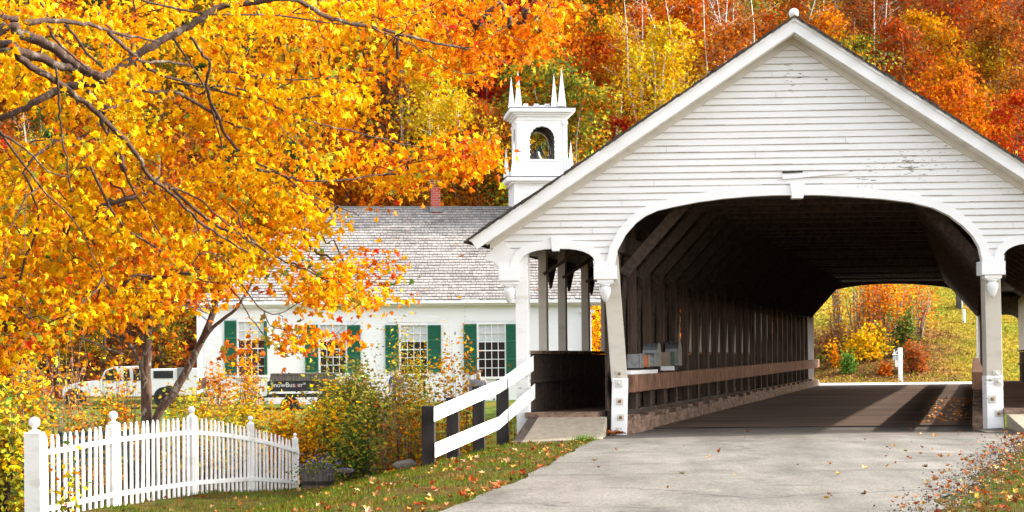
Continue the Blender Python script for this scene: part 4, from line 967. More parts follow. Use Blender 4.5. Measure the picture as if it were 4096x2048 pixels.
q0, Dm = ground_hit(967,309); sM = Dm/F_PX; t = thing('flag', 'small striped grave flag on a stick beside the dark memorial stone', 'flag', q0)
q = MB(); q.tube([q0-Z0*.1,q0+Z0*7.2*sM],.012,6); q.build('stick', M['twig'], t)
V_,T_,C_ = [],[],[]
fw_, fh_ = 2.4*sM, 5.6*sM
for i in range(13):
    for j in range(6):
        x0,x1 = fw_*j/6, fw_*(j+1)/6; z1_ = 7*sM-fh_*i/13; z0_ = 7*sM-fh_*(i+1)/13; k = len(V_); wv_ = lambda x: .04*math.sin(x*20)
        V_ += [q0+np.array([x0,wv_(x0),z0_-x0*.6]),q0+np.array([x1,wv_(x1),z0_-x1*.6]),q0+np.array([x1,wv_(x1),z1_-x1*.6]),q0+np.array([x0,wv_(x0),z1_-x0*.6])]
        T_.append((k,k+1,k+2,k+3)); C_.append((.03,.05,.25) if (i < 6 and j < 3) else ((.55,.03,.04) if i%2==0 else (.8,.8,.8)))
npmesh('cloth', V_, T_, np.array(C_), M['flag'], t)
q0, Dm = ground_hit(1011,307.5); sM = Dm/F_PX
q = MB(); q.hexa([tuple(q0+np.array(p)*sM) for p in ((-14,-3,-6),(12,-3,-5),(12,6,-4),(-14,6,-5),(-13,-1,1.5),(9,-1,2.5),(10,6,4),(-12,6,3))]); o = q.build('ledge_rock', M['stone'], bevel=.06); tag(o, 'long flat grey rock on the slope seen under the right sidewalk', 'rock')
# ------------------------------------------------------------------ people behind the shrubs
def person(u, vt, D_, top, hairm, label, face=1):
    hd = at(u, vt, D_); g = gz1(hd[0],hd[1]); Hh = hd[2]-g; s = Hh/1.75
    t = thing('person', label, 'person', (hd[0],hd[1],g), rz=0)
    def P(x,y,z): return (hd[0]+x*s, hd[1]+y*s, g+z*s)
    def skin(vs, es, rs, nm, m, sub=2, par=t):
        me = bpy.data.meshes.new(nm); me.from_pydata([P(*v) for v in vs], es, []); o = bpy.data.objects.new(nm, me); link(o, par); me.materials.append(m)
        md = o.modifiers.new('skin','SKIN'); md.use_smooth_shade = True
        for i, r_ in enumerate(rs): me.skin_vertices[0].data[i].radius = (r_[0]*s, r_[1]*s) if isinstance(r_, tuple) else (r_*s, r_*s)
        me.skin_vertices[0].data[0].use_root = True
        sd = o.modifiers.new('sub','SUBSURF'); sd.levels = sub; sd.render_levels = sub; return o
    f_ = face
    vs = [(0,0,.95),(0,0,1.12),(0,0,1.38),(0,0,1.48),(0,-.01,1.56),(0,-.02,1.68),(.17,0,1.40),(.24,-.02,1.15),(.20,-.16,.98),(-.17,0,1.40),(-.24,-.02,1.15),(-.18,-.18,1.0),(.10,0,.86),(.10,-.02,.48),(.10,.02,.08),(.10,-.14,.04),(-.10,0,.86),(-.10,-.04,.48),(-.10,0,.08),(-.10,-.16,.04),(.17,-.24,.96),(-.15,-.26,.98)]
    es = [(0,1),(1,2),(2,3),(3,4),(4,5),(2,6),(6,7),(7,8),(2,9),(9,10),(10,11),(0,12),(12,13),(13,14),(14,15),(0,16),(16,17),(17,18),(18,19),(8,20),(11,21)]
    rs = [(.14,.11),(.13,.10),(.15,.11),(.055,.055),(.075,.085),(.07,.085),.055,.045,.035,.055,.045,.035,.085,.06,.04,.035,.085,.06,.04,.035,.03,.03]
    skin(vs, es, rs, 'body', M['skin'])
    skin([(0,0,.92),(0,0,1.12),(0,0,1.38),(0,0,1.45),(.18,0,1.40),(.25,-.02,1.15),(.21,-.14,1.0),(-.18,0,1.40),(-.25,-.02,1.15),(-.19,-.16,1.02)],[(0,1),(1,2),(2,3),(2,4),(4,5),(5,6),(2,7),(7,8),(8,9)],[(.17,.14),(.16,.13),(.175,.135),(.07,.07),.075,.065,.055,.075,.065,.055],'jacket',top)
    skin([(0,0,.93),(.10,0,.84),(.10,-.02,.48),(.10,.02,.10),(-.10,0,.84),(-.10,-.04,.48),(-.10,0,.10)],[(0,1),(1,2),(2,3),(0,4),(4,5),(5,6)],[(.16,.13),.105,.08,.06,.105,.08,.06],'trousers',M['denim'])
    skin([(0,.03,1.60),(0,.015,1.69),(0,.0,1.71)],[(0,1),(1,2)],[(.09,.09),(.09,.095),(.07,.08)],'hair',hairm)
    return t
person(396.5,367.8,58,M['jacketblue'],M['hair'],'person with brown hair, head just above the shrubs by the second window from the right')
person(478.5,369.2,57.5,M['jacketgrey'],M['hair'],'person in a grey and blue jacket standing behind the shrubs by the rightmost window')
# ------------------------------------------------------------------ leaves
_h = [(0,0),(.20,-.05),(.42,-.08),(.32,.13),(.62,.38),(.44,.46),(.24,.50),(.20,.78),(0,1.10)]
_o = _h + [(-x,y) for x,y in _h[-2:0:-1]]
ML_V = np.array([(0,.36,.05)]+[(x,y,-.62*abs(x)-.42*max(y-.35,0)) for x,y in _o]); ML_T = np.array([(0,i+1,(i+1)%len(_o)+1) for i in range(len(_o))])
OV_V = np.array([(0,0,0),(.26,.32,-.05),(.20,.70,-.07),(0,1,0),(-.20,.70,-.07),(-.26,.32,-.05)]); OV_T = np.array([(0,1,2),(0,2,3),(0,3,4),(0,4,5)])
DI_V = np.array([(0,0,0),(.34,.45,-.08),(0,1,0),(-.34,.45,-.08)]); DI_T = np.array([(0,1,2),(0,2,3)])
CL_V = np.array([(0,0,0),(.55,.15,.1),(.25,.5,0),(.5,.9,-.1),(0,.62,0),(-.35,1.,.1),(-.2,.45,0),(-.6,.3,-.1)]); CL_T = np.array([(0,1,2),(0,2,4),(2,3,4),(0,4,6),(4,5,6),(0,6,7)])
def orient(n, down=.5, up=.4, toward=None):
    t = rng.normal(size=(n,3)); t[:,2] = t[:,2]*.5 - down; t /= np.linalg.norm(t, axis=1)[:,None]
    g = rng.normal(size=(n,3))*.8; g[:,2] += up
    if toward is not None: g += toward
    g -= (g*t).sum(1)[:,None]*t; g /= np.linalg.norm(g, axis=1)[:,None]
    return t, np.cross(t, g), g
def leafmesh(name, C, size, col, tm, m, parent=None, **kw):
    n = len(C); TV, TT = tm; t, s, g = orient(n, **kw)
    V = (C[:,None,:] + size[:,None,None]*(TV[None,:,0,None]*s[:,None,:]+TV[None,:,1,None]*t[:,None,:]+TV[None,:,2,None]*g[:,None,:])).reshape(-1,3)
    T = (TT[None]+np.arange(n)[:,None,None]*len(TV)).reshape(-1,3)
    return npmesh(name, V, T, np.repeat(col, len(TT), 0), m, parent)
def pick(pal, n, w=None, jit=.18):
    pal = np.array(pal); w = None if w is None else np.array(w)/sum(w)
    c = pal[rng.choice(len(pal), n, p=w)]; return c*(1+jit*rng.normal(size=(n,1)))*(1+.06*rng.normal(size=(n,3)))
YEL, GOLD, ORG, DORG, RED, CRIM = (.76,.425,.003),(.74,.315,.003),(.66,.175,.004),(.46,.09,.005),(.55,.04,.010),(.64,.025,.015)
LIME, OLIVE, GREEN, DGREEN, RUST, TAN = (.48,.46,.03),(.27,.22,.03),(.10,.18,.03),(.035,.085,.02),(.36,.11,.015),(.40,.24,.08)

# ------------------------------------------------------------------ overhanging maple
maple = thing('maple_tree', 'big yellow and orange maple whose limbs reach in from the left edge of the photo', 'tree', (at(-120,400,17)[0], at(-120,400,17)[1], gz1(*at(-120,400,17)[:2])))
def P1(lst, D0, D1): # traced limb in region-1 pixels (1288 px = 256 px of the frame)
    n = len(lst); return [at(x/5.031, y/5.031, D0+(D1-D0)*i/(n-1)) for i, (x, y) in enumerate(lst)]
def P2(lst, D0, D1): n = len(lst); return [at(256+x/5.031, y/5.031, D0+(D1-D0)*i/(n-1)) for i, (x, y) in enumerate(lst)]
def PF(lst, D0, D1): n = len(lst); return [at(x/2.516, y/2.516, D0+(D1-D0)*i/(n-1)) for i, (x, y) in enumerate(lst)]
trunk_b = at(-120,430,17); trunk_b[2] = gz1(trunk_b[0],trunk_b[1])
def smoothpts(P, k=4):
    P = [np.array(p) for p in P]; out = []
    for i in range(len(P)-1):
        p0 = P[max(i-1,0)]; p1 = P[i]; p2 = P[i+1]; p3 = P[min(i+2,len(P)-1)]
        for j in range(k):
            t = j/k; out.append(.5*((2*p1)+(-p0+p2)*t+(2*p0-5*p1+4*p2-p3)*t*t+(-p0+3*p1-3*p2+p3)*t**3))
    out.append(P[-1]); return out
J = at(-100,150,17.)
limbs = [
 (P1([(-500,500),(0,150),(100,170),(230,220),(330,290),(410,340),(500,385),(560,372),(690,285),(790,215),(890,165),(1020,90),(1100,35),(1288,10)],16.5,17.5)+P2([(120,-8),(200,0),(330,72),(440,110),(600,140),(780,182),(900,215),(1020,238),(1120,262),(1250,310)],17.5,20), .085,.012),
 (P1([(-500,520),(0,238),(90,260),(200,290),(300,330),(400,352),(520,395)],16.3,17.0), .075,.05),
 (P1([(-500,430),(0,222),(100,290),(200,360),(290,412),(430,520),(560,640),(690,780),(760,900),(850,962),(1000,1110),(1100,1180),(1288,1290)],15.6,18), .062,.012),
 (P1([(-400,700),(0,590),(120,550),(200,500),(300,452),(400,425),(490,412),(560,372)],16.8,17.2), .04,.06),
 (P1([(-500,150),(0,95),(150,108),(260,104),(380,112),(470,130),(540,148),(660,185),(800,210)],15.2,17), .05,.012),
 (P1([(320,120),(390,200),(450,280),(520,340)],17,17.2), .022,.014),
 (P1([(550,165),(620,230),(680,280),(720,310),(850,312),(960,330)],16,17.4), .034,.014),
 (P1([(720,320),(790,370),(900,408),(1050,438),(1160,470),(1250,500)],17.2,18.5), .03,.01),
 (P1([(960,190),(1010,260),(1060,330),(1040,430),(1100,600),(1150,700),(1200,755)],17.2,18.2), .024,.02),
 (P1([(640,420),(760,460),(900,472),(1040,550),(1120,600),(1180,632),(1288,660)],17.2,18.4), .036,.012),
 (P1([(440,455),(490,520),(520,640),(600,800),(650,920),(740,1070),(860,1260)],17,18.4), .032,.008),
 (P1([(280,330),(290,420),(300,560),(310,680),(350,900),(360,960)],16.3,16.6), .022,.008),
 (P1([(230,110),(270,190),(330,250),(400,310),(450,350)],15.6,16.6), .022,.012),
 (P1([(0,665),(100,730),(180,800),(240,860),(350,890)],15.4,16), .018,.008),
 (P1([(850,945),(900,955),(1000,1000),(1100,1090),(1200,1175),(1288,1250)],17.6,18.2), .018,.010),
 (P2([(0,820),(120,872),(250,972),(370,1020),(520,1090)],18.2,18.8), .016,.005),
 (P2([(0,850),(140,880),(230,908),(420,910),(560,885),(640,880),(720,842),(830,742)],18,19.6), .024,.006),
 (P2([(640,880),(740,876),(820,876),(920,832),(1010,750),(1070,688)],19.3,20.4), .018,.005),
 (P2([(-400,420),(-120,440),(120,500),(310,485),(420,466),(520,430)],17.8,19), .02,.006),
 (P2([(590,140),(680,180),(760,215),(900,300),(1000,360),(1150,385)],18,20), .018,.005),
 (P2([(1050,250),(1180,180),(1290,110),(1380,20),(1430,-30)],19.6,20.4), .010,.004),
 (PF([(500,640),(560,650),(650,770),(700,790),(790,740),(880,700),(960,650)],18,20.5), .014,.004),
 (PF([(430,470),(530,560),(620,600),(700,650),(770,680),(850,720),(930,760)],18,20), .028,.005),
 (PF([(430,90),(520,230),(560,380),(600,420)],17.5,18.2), .02,.008),
 (PF([(640,240),(760,300),(880,330),(1000,360),(1100,380)],18,20), .018,.005),
 (PF([(566,710),(600,748),(630,799),(668,848),(706,878),(745,887),(808,885)],19.4,20.6), .012,.004),
 (PF([(230,420),(300,560),(420,640),(500,700),(566,712)],16.8,19.4), .022,.012),
 (PF([(700,820),(760,850),(830,840),(900,810)],19.5,20.5), .006,.003),
 (PF([(0,330),(100,470),(190,560),(260,700)],16,17.5), .02,.006),
 (PF([(300,-20),(480,30),(700,40),(900,60),(1080,20)],17,19), .02,.006),
 (PF([(560,180),(700,200),(860,190),(1000,150)],18,19.5), .016,.005),
]
q = MB(); q.tube([trunk_b-Z0*.3, trunk_b+Z0*.6, J*.6+trunk_b*.4, J, J+np.array([-.3,.2,1.5])],[.42,.34,.28,.24,.16],14); q.build('trunk', M['limb'], maple, smooth=True)
NODES = []; 
for lp, r0, r1 in limbs:
    r0 *= .66; r1 *= .8; lp = [np.array(CAM)+(np.array(p)-CAM)*1.005 for p in lp]
    sp = smoothpts(lp, 4); n = len(sp)
    jr = [p + rng.normal(size=3)*.006 for p in sp]
    q = MB(); q.tube(jr, [r0+(r1-r0)*i/(n-1) for i in range(n)], 7); q.build('limb', M['limb'], maple, smooth=True)
    NODES += [(p, r0+(r1-r0)*i/(n-1)) for i, p in enumerate(jr) if i > 1]
def inpoly(x, y, poly): return inside(x, y, poly)
# where sprays of leaves hang (measured off the crown's silhouette), with how dense each region is
polyA = [(-12,-15),(560,-15),(556,12),(542,36),(538,52),(508,60),(486,74),(466,72),(430,60),(405,62),(388,90),(380,120),(376,150),(398,142),(420,150),(440,140),(470,152),(490,142),(496,150),(476,168),(455,166),(430,178),(404,170),(392,196),(372,205),(352,200),(346,218),(336,228),(318,226),(316,250),(340,262),(366,262),(374,272),(362,282),(366,296),(356,306),(340,304),(318,300),(300,292),(280,278),(250,272),(210,280),(170,288),(140,296),(110,292),(60,290),(20,300),(-12,315)]
holes_ = [((450,100),(28)),((330,215),(10)),((232,215),12),((60,270),14)]
sprays = []
def addspray(poly, n, dens=None, D0=None):
    k = 0; tries = 0; x0=min(p[0] for p in poly); x1=max(p[0] for p in poly); y0=min(p[1] for p in poly); y1=max(p[1] for p in poly)
    while k < n and tries < n*30:
        tries += 1; u = rng.uniform(x0,x1); v = rng.uniform(y0,y1)
        if not inpoly(u,v,poly): continue
        nz = mnoise.noise(Vector((u*.022, v*.03, 3.1)))+.5*mnoise.noise(Vector((u*.06, v*.08, 9.)))
        if nz < .0 and rng.random() < .90: continue
        if dens is not None and rng.random() > dens(u,v): continue
        Dm_ = 18.5+2.0*u/400+ (D0 or 0)+.9*mnoise.noise(Vector((u*.012,v*.012,0)))+rng.normal()*1.0
        sprays.append((at(u,v,Dm_), u, v)); k += 1
dn = lambda u,v: 1.0 if v < 250 else .72
addspray(polyA, 880, dn)
addspray([(-12,300),(120,290),(165,300),(150,318),(110,318),(50,335),(-12,370)], 70)
addspray([(375,0),(556,-15),(540,46),(510,62),(470,74),(400,66)], 70)
addspray([(395,155),(440,140),(492,140),(490,150),(468,168),(420,182),(392,178)], 60)
addspray([(300,255),(345,262),(372,276),(364,300),(330,302),(300,288)], 30)
addspray([(272,324),(300,322),(308,336),(303,346),(280,342),(268,332)], 9)
addspray([(325,330),(352,338),(348,342)], 3)
for (u,v) in ((383,248),(386,262),(377,270),(398,278),(371,281),(392,291),(366,300),(347,335),(236,346),(240,352),(552,8),(566,3),(575,-2)): sprays.append((at(u,v,20.3),u,v))
# grow twigs: each spray reaches back to the nearest wood already there
PN = [np.array(p) for p,_ in NODES]; RN = [r for _,r in NODES]; par = [-1]*len(PN); 
A = np.array(PN); sp_pts = np.array([s[0] for s in sprays]); dmin = np.min(np.linalg.norm(sp_pts[:,None]-A[None],axis=2),axis=1); order = np.argsort(dmin)
ALL = np.zeros((len(PN)+len(sprays),3)); ALL[:len(PN)] = A; cnt = len(PN); parent_i = []; nb_ = len(PN)
for oi in order:
    p = sp_pts[oi]; d = np.linalg.norm(ALL[:cnt]-p, axis=1); d[:nb_] *= .85; j = int(np.argmin(d)); parent_i.append(j); ALL[cnt] = p; cnt += 1
load = np.zeros(cnt); 
for k in range(cnt-1, nb_-1, -1):
    load[k] += 1; load[parent_i[k-nb_]] += load[k]
q = MB()
for k in range(nb_, cnt):
    j = parent_i[k-nb_]; a, b_ = ALL[j], ALL[k]; L_ = np.linalg.norm(b_-a)
    if L_ < .02: continue
    m1 = a*.65+b_*.35+rng.normal(size=3)*.08*L_+Z0*.06*L_; m2 = a*.3+b_*.7+rng.normal(size=3)*.07*L_-Z0*.02*L_
    r1 = .0035*(load[k]**.42); r0 = r1*1.25 if j >= nb_ else r1*1.5
    q.tube([a,m1,m2,b_],[r0,r0*.9,r1,r1*.7],4)
o = q.build('twigs', M['twig'], maple, smooth=True); o['kind'] = 'stuff'
LC, LS, LCo = [], [], []
for k in range(nb_, cnt):
    _, u, v = sprays[order[k-nb_]]; p = ALL[k]; n = int(rng.integers(13,27))
    c = p + rng.normal(size=(n,3))*np.array([.15,.15,.085])-Z0*.05; LC.append(c); LS.append(rng.uniform(.045,.086,n))
    # colour drifts over the crown: yellow heart, orange outer ends and low left, some green inside
    a = np.clip((u-330)/160,0,1)+np.clip((v-235)/90,0,1)*.75; g_ = mnoise.noise(Vector((u*.03,v*.03,20.)))
    dk = .5*mnoise.noise(Vector((u*.018,v*.022,41.)))
    wts = np.array([max(2.8*(1-min(a,1))+.5+dk,.1), 2.0, max(.7+2.2*a-dk,.1), .22+.7*a, .03+.30*a, .40, .12+(1.4 if g_ > .25 and 150 < v else 0), .03+(.9 if g_ > .3 and v > 190 else 0)]); own = rng.choice(8, p=wts/wts.sum()); wts[own] *= 4.5
    LCo.append(pick([YEL,GOLD,ORG,DORG,RED,LIME,OLIVE,GREEN], n, wts, .14))
LC = np.concatenate(LC); LS = np.concatenate(LS); LCo = np.concatenate(LCo); print('maple leaves', len(LC))
o = leafmesh('foliage', LC, LS, LCo, (ML_V,ML_T), M['leaf'], maple, down=.75, up=.25, toward=np.array([0,-.15,0]))

# ------------------------------------------------------------------ generic shrubs and trees
def shrub(name, label, cat, base, rx, rh, pal, n, size, w=None, stems=9, tm=(OV_V,OV_T), ry=None, mat='shrub', hollow=.35, down=.2, stemr=.012, group=None, clumps=14, stemcol='twig', top=1.0, par=None, lift=.1, spread=1., sizek=1.3, shell=.45):
    base = np.array(base, float); ry = ry or rx*.8
    t = thing(name, label, cat, base, group)
    q = MB(); tips = []
    for k in range(stems):
        a = rng.uniform(0,2*math.pi); r_ = rng.uniform(.15,.9); e = base+np.array([math.cos(a)*rx*r_, math.sin(a)*ry*r_, rh*rng.uniform(.65,1.05)*math.sqrt(max(0.12,1-(r_*.85)**2))*top])
        b0_ = base+np.array([math.cos(a)*rx*.12,math.sin(a)*ry*.12,-.15]); m1 = b0_*.6+e*.4+rng.normal(size=3)*.05*rx+Z0*.05*rh; m2 = b0_*.25+e*.75+rng.normal(size=3)*.05*rx
        q.tube([b0_,m1,m2,e],[stemr,stemr*.8,stemr*.55,stemr*.25],4); tips += [e,m2,(m1+m2)/2]
        for _ in range(3):
            s_ = m1+(e-m1)*rng.random(); f_ = s_+rng.normal(size=3)*np.array([rx,ry,rh])*.18+Z0*.08*rh; q.tube([s_,(s_+f_)/2+rng.normal(size=3)*.02,f_],[stemr*.4,stemr*.3,stemr*.15],3); tips.append(f_)
    q.build('stems', M[stemcol], t, smooth=True)
    tips = np.array(tips); cc = tips[rng.integers(0,len(tips),clumps*3)]
    ext = np.array([rx,ry,rh]); idx = rng.integers(0,len(cc),n); size = size*sizek; C = cc[idx]+rng.normal(size=(n,3))*ext*np.array([.17,.17,.13])*spread
    ns_ = int(n*shell); dv_ = rng.normal(size=(ns_,3)); dv_[:,2] = np.abs(dv_[:,2])*.9+.05; dv_ /= np.linalg.norm(dv_,axis=1)[:,None]
    wob = np.array([.80+.28*mnoise.noise(Vector((d_[0]*2.3+base[0],d_[1]*2.3,d_[2]*2.3+base[1])))for d_ in dv_]); C[:ns_] = base+dv_*ext*np.array([.92,.92,.95])*(wob*rng.uniform(.80,1.04,ns_))[:,None]
    C[:,2] = np.maximum(C[:,2], base[2]+lift*rng.random(n)*rh)
    clc = rng.normal(size=len(cc))*.16
    col = pick(pal, n, w)*(1+clc[idx])[:,None]
    leafmesh('foliage', C, size*rng.uniform(.6,1.3,n), col, tm, M[mat], t, down=down, up=.5)
    return t
def sh(u, vb, D, wpx, hpx, name, label, cat, pal, n, size, zoff=0, **kw):
    p = at(u, vb, D); g = gz1(p[0],p[1]); top_z_ = at(u, vb-hpx, D)[2]; s_ = D/F_PX
    b0_ = (p[0],p[1],g); return shrub(name, label, cat, b0_, wpx*s_/2, max(top_z_-g,.3), pal, n, size, **kw)
# left foreground bush, dark stems and lime leaves
sh(4,512,27.4,62,125,'leafy_bush','tall green and yellow bush with dark stems left of the first fence post','bush',[LIME,OLIVE,GREEN,YEL,GOLD],1500,.085,w=[3,2.2,1.6,1.6,.8],stems=20,stemr=.018,down=.5,tm=(OV_V,OV_T),hollow=.2,clumps=30)
sh(-26,512,29,100,200,'leafy_bush','yellow leafy bush at the very left edge, taller than the fence','bush',[YEL,GOLD,LIME,OLIVE,ORG],1500,.085,w=[3,2,2,1,.6],stems=16,stemr=.02,down=.5,clumps=30)
sh(66,505,25.2,44,62,'sapling','thin sapling with scattered yellow-green leaves in front of the left pickets','sapling',[LIME,YEL,GREEN,DORG],120,.075,w=[4,3,1,.5],shell=0,stems=8,stemr=.006,down=.4)
sh(24,430,40,80,100,'leafy_bush','loose yellow shrub with bare grey twigs behind the left end of the fence','bush',[YEL,GOLD,ORG,LIME,OLIVE],1500,.10,w=[3,2.4,1.2,1.5,1],stems=22,stemr=.016,stemcol='grey_bark')
sh(60,425,47,90,95,'leafy_bush','tangled orange and yellow shrub in front of the truck bonnet','bush',[YEL,GOLD,ORG,DORG,OLIVE],420,.11,w=[1.5,2,2,1.2,1.2],stems=26,stemr=.014,stemcol='grey_bark')
sh(112,425,44,64,52,'leafy_bush','olive and yellow shrub covering the truck door','bush',[OLIVE,YEL,GOLD,RUST,LIME],800,.085,w=[2,1.6,2,1.4,1.6],stems=20)
sh(128,430,42,50,72,'leafy_bush','orange-leaved shrub just left of the twin maple trunk','bush',[ORG,GOLD,DORG,OLIVE],450,.085,w=[2.4,2.2,1,1],stems=16)
sh(85,440,38,140,36,'leafy_bush','low rusty brown shrub seen above the left half of the fence','bush',[RUST,TAN,GOLD,OLIVE,GREEN],2000,.08,w=[1.6,1.4,1.4,1.2,1],stems=28,stemcol='grey_bark')
sh(20,455,34,90,60,'leafy_bush','green and gold undergrowth behind the first pickets','bush',[LIME,OLIVE,GOLD,GREEN],1500,.08,stems=14)
sh(178,425,47,44,36,'leafy_bush','pale green shrub between the two maple trunks','bush',[LIME,LIME,OLIVE,YEL],650,.08,stems=12,group=None)
sh(196,440,40,100,42,'leafy_bush','lime green shrub above the middle of the picket fence','bush',[LIME,YEL,OLIVE,GREEN,GOLD],2400,.075,w=[3,2,2,1,1.5],stems=18)
sh(208,415,52,50,30,'leafy_bush','thin golden shrub by the truck tailgate','bush',[GOLD,ORG,OLIVE],520,.09,stems=14)
sh(250,422,48,40,80,'leafy_bush','tall narrow orange shrub against the church wall left of the trailer','bush',[GOLD,ORG,YEL,DORG,OLIVE],1100,.085,w=[3,2.4,1.6,.8,.8],stems=22,ry=1.0)
sh(245,445,42,90,42,'leafy_bush','golden shrub behind the right half of the picket fence','bush',[GOLD,LIME,YEL,OLIVE,GREEN],2400,.08,stems=20)
sh(356,432,46,112,84,'leafy_bush','large rounded olive green bush hiding the trailer end','bush',[OLIVE,OLIVE,TAN,LIME,RUST,GREEN],9500,.08,w=[3,2.4,.8,1.2,.4,2],stems=40,clumps=60,spread=.75,shell=.75,top=.85,tm=(DI_V,DI_T))
sh(330,440,41,80,50,'leafy_bush','yellow-green bush below the large olive bush','bush',[LIME,YEL,GOLD,OLIVE],3000,.08,w=[3,2,1,2],stems=20)
sh(288,445,40,52,38,'leafy_bush','orange and yellow bush just right of the last fence ball','bush',[GOLD,ORG,YEL,LIME],1600,.085,stems=16)
sh(410,420,50,88,50,'leafy_bush','airy olive and straw shrub between the two standing people','bush',[OLIVE,OLIVE,GOLD,LIME,GREEN],7000,.07,w=[2.5,1.6,1.6,1.2,1],shell=.3,stems=26)
sh(458,420,46,64,68,'leafy_bush','wispy golden-leaved shrub left of the white guard rail','bush',[GOLD,YEL,ORG,OLIVE],1000,.085,shell=0,stems=24,stemr=.007)
sh(470,400,44,30,70,'sapling','slender yellow-leaved sapling rising in front of the rightmost shutter','sapling',[GOLD,YEL,ORG],150,.09,shell=0,stems=7,stemr=.008,group=None)
sh(352,478,36.5,88,60,'leafy_bush','dark green bush with pale leaves beside the barrel planter','bush',[GREEN,OLIVE,LIME,DGREEN],3600,.075,w=[3,1.6,1,2],stems=26,clumps=50)
sh(322,462,38.5,62,58,'leafy_bush','bright yellow-green bush behind the barrel planter','bush',[LIME,YEL,GREEN,GOLD],2000,.08,stems=18)
sh(300,470,38,50,50,'leafy_bush','brown and gold bush just behind the last picket','bush',[GOLD,RUST,OLIVE,YEL],1400,.08,stems=16)
sh(402,470,35,50,56,'leafy_bush','mixed green and rust bush left of the first black guard post','bush',[OLIVE,RUST,GREEN,GOLD,DORG],1700,.075,stems=20)
sh(425,455,37,60,52,'leafy_bush','olive bush directly behind the first black guard post','bush',[OLIVE,GREEN,GOLD,TAN],2000,.075,stems=18)
sh(392,447,40,60,40,'leafy_bush','brown twiggy bush on the bank left of the guard rail','bush',[RUST,TAN,OLIVE,DORG],1500,.075,stems=26,stemcol='grey_bark')
sh(470,452,33,62,40,'leafy_bush','orange and green low growth behind the black guard posts','bush',[GOLD,ORG,OLIVE,RUST,LIME],1500,.075,stems=16)
sh(512,444,34,34,38,'leafy_bush','small yellow shrub by the foot of the left sidewalk post','bush',[YEL,LIME,ORG,GOLD],520,.075,stems=10)
sh(596,384,76,30,84,'leafy_bush','glowing yellow-orange shrub seen through the sidewalk beside the church corner','bush',[YEL,GOLD,ORG],1700,.15,stems=14,stemr=.03,mat='shrub')
sh(216,402,66,60,40,'leafy_bush','low orange shrub at the left church corner','bush',[ORG,GOLD,RUST],520,.12,stems=12)
# purple flowers in the barrel
pc, zf = PLANTER; n = 900
C = np.stack([pc[0]+rng.normal(size=n)*.25, pc[1]+rng.normal(size=n)*.2-.05, zf+np.abs(rng.normal(size=n))*.10],1); sag = np.clip(np.hypot(C[:,0]-pc[0],C[:,1]-pc[1])-.33,0,1); C[:,2] -= sag*1.6*rng.random(n)
t = thing('purple_flowers', 'trailing purple flowers with green leaves spilling over the half-barrel', 'flowers', (pc[0],pc[1],zf))
leafmesh('leaves', C, rng.uniform(.03,.06,n), pick([GREEN,DGREEN,LIME], n), (OV_V,OV_T), M['shrub'], t, down=.1, up=.4)
n = 170; C = np.stack([pc[0]+.12+rng.normal(size=n)*.26, pc[1]-.12+rng.normal(size=n)*.16, zf+.06+np.abs(rng.normal(size=n))*.13],1); sag = np.clip(np.hypot(C[:,0]-pc[0],C[:,1]-pc[1])-.33,0,1); C[:,2] -= sag*1.5*rng.random(n)
leafmesh('blossoms', C, rng.uniform(.025,.045,n), pick([(.20,.11,.50),(.30,.20,.60),(.15,.07,.42)], n), (CL_V,CL_T), M['flower'], t, down=0, up=.2, toward=np.array([0,-.8,0]))
# stones at the foot of the bank
for (u,v,D_,r_,lab) in ((350,490,34.2,.24,'rounded mossy boulder right of the barrel planter'),(346,472,35,.14,'smaller brown rock just above the boulder by the planter'),(405,465,31.5,.17,'flat pale rock at the grass edge left of the first guard post'),(362,492,33.2,.2,'small dark stone in the shaded gap right of the planter')):
    p = at(u,v,D_); import bmesh; bm = bmesh.new(); bmesh.ops.create_icosphere(bm, subdivisions=3, radius=r_)
    for v_ in bm.verts:
        d = v_.co.copy(); v_.co *= 1+.35*mnoise.noise(d*2.2/r_*.5+Vector((u,v,0))); v_.co.z *= .55; v_.co.x *= 1.3
    me = bpy.data.meshes.new('boulder'); bm.to_mesh(me); bm.free(); me.materials.append(M['stone']); o = bpy.data.objects.new('boulder', me); COL.objects.link(o); o.location = Vector(p); tag(o, lab, 'rock', 'rocks on the stream bank')
# ------------------------------------------------------------------ twin-trunk maple behind the fence
tb_ = at(147,434,34); tb_[2] = gz1(tb_[0],tb_[1]); t2 = thing('twin_trunk_maple', 'maple with one upright and one leaning trunk rising behind the picket fence', 'tree', tb_)
def tubeF(lst, D, r0, r1, nm='trunk', m='bark', n=12):
    P = smoothpts([at(x/2.516,y/2.516,D) for x,y in lst], 4); k = len(P); q = MB()
    q.tube([p+rng.normal(size=3)*r0*.05 for p in P], [r0+(r1-r0)*(i/(k-1)) for i in range(k)], n); return q.build(nm, M[m], t2, smooth=True), P
sc4 = 34/F_PX/2.516
_, PA = tubeF([(366,1240),(368,1150),(369,1050),(368,900),(371,800),(373,700),(385,600),(392,500),(396,380)],34,16*sc4,8*sc4)
_, PB = tubeF([(376,1180),(392,1055),(440,985),(487,900),(512,845),(540,775),(552,700),(575,640)],33.9,12*sc4,6*sc4)
tubeF([(508,862),(530,830),(565,800),(600,770),(640,700)],33.8,5.5*sc4,3*sc4,'branch')
tubeF([(520,840),(528,800),(545,770)],33.8,4*sc4,2*sc4,'branch')
_, PC = tubeF([(366,960),(345,900),(318,862),(250,820),(205,775),(160,720),(110,680),(80,640)],33.7,5.5*sc4,2.5*sc4,'branch')
tubeF([(318,862),(300,800),(280,740),(262,660)],33.7,4*sc4,2*sc4,'branch')
tubeF([(378,740),(400,700),(425,640),(440,580)],34,6*sc4,3*sc4,'branch','grey_bark')
tubeF([(372,780),(350,720),(320,640),(300,560)],34,6*sc4,3*sc4,'branch')
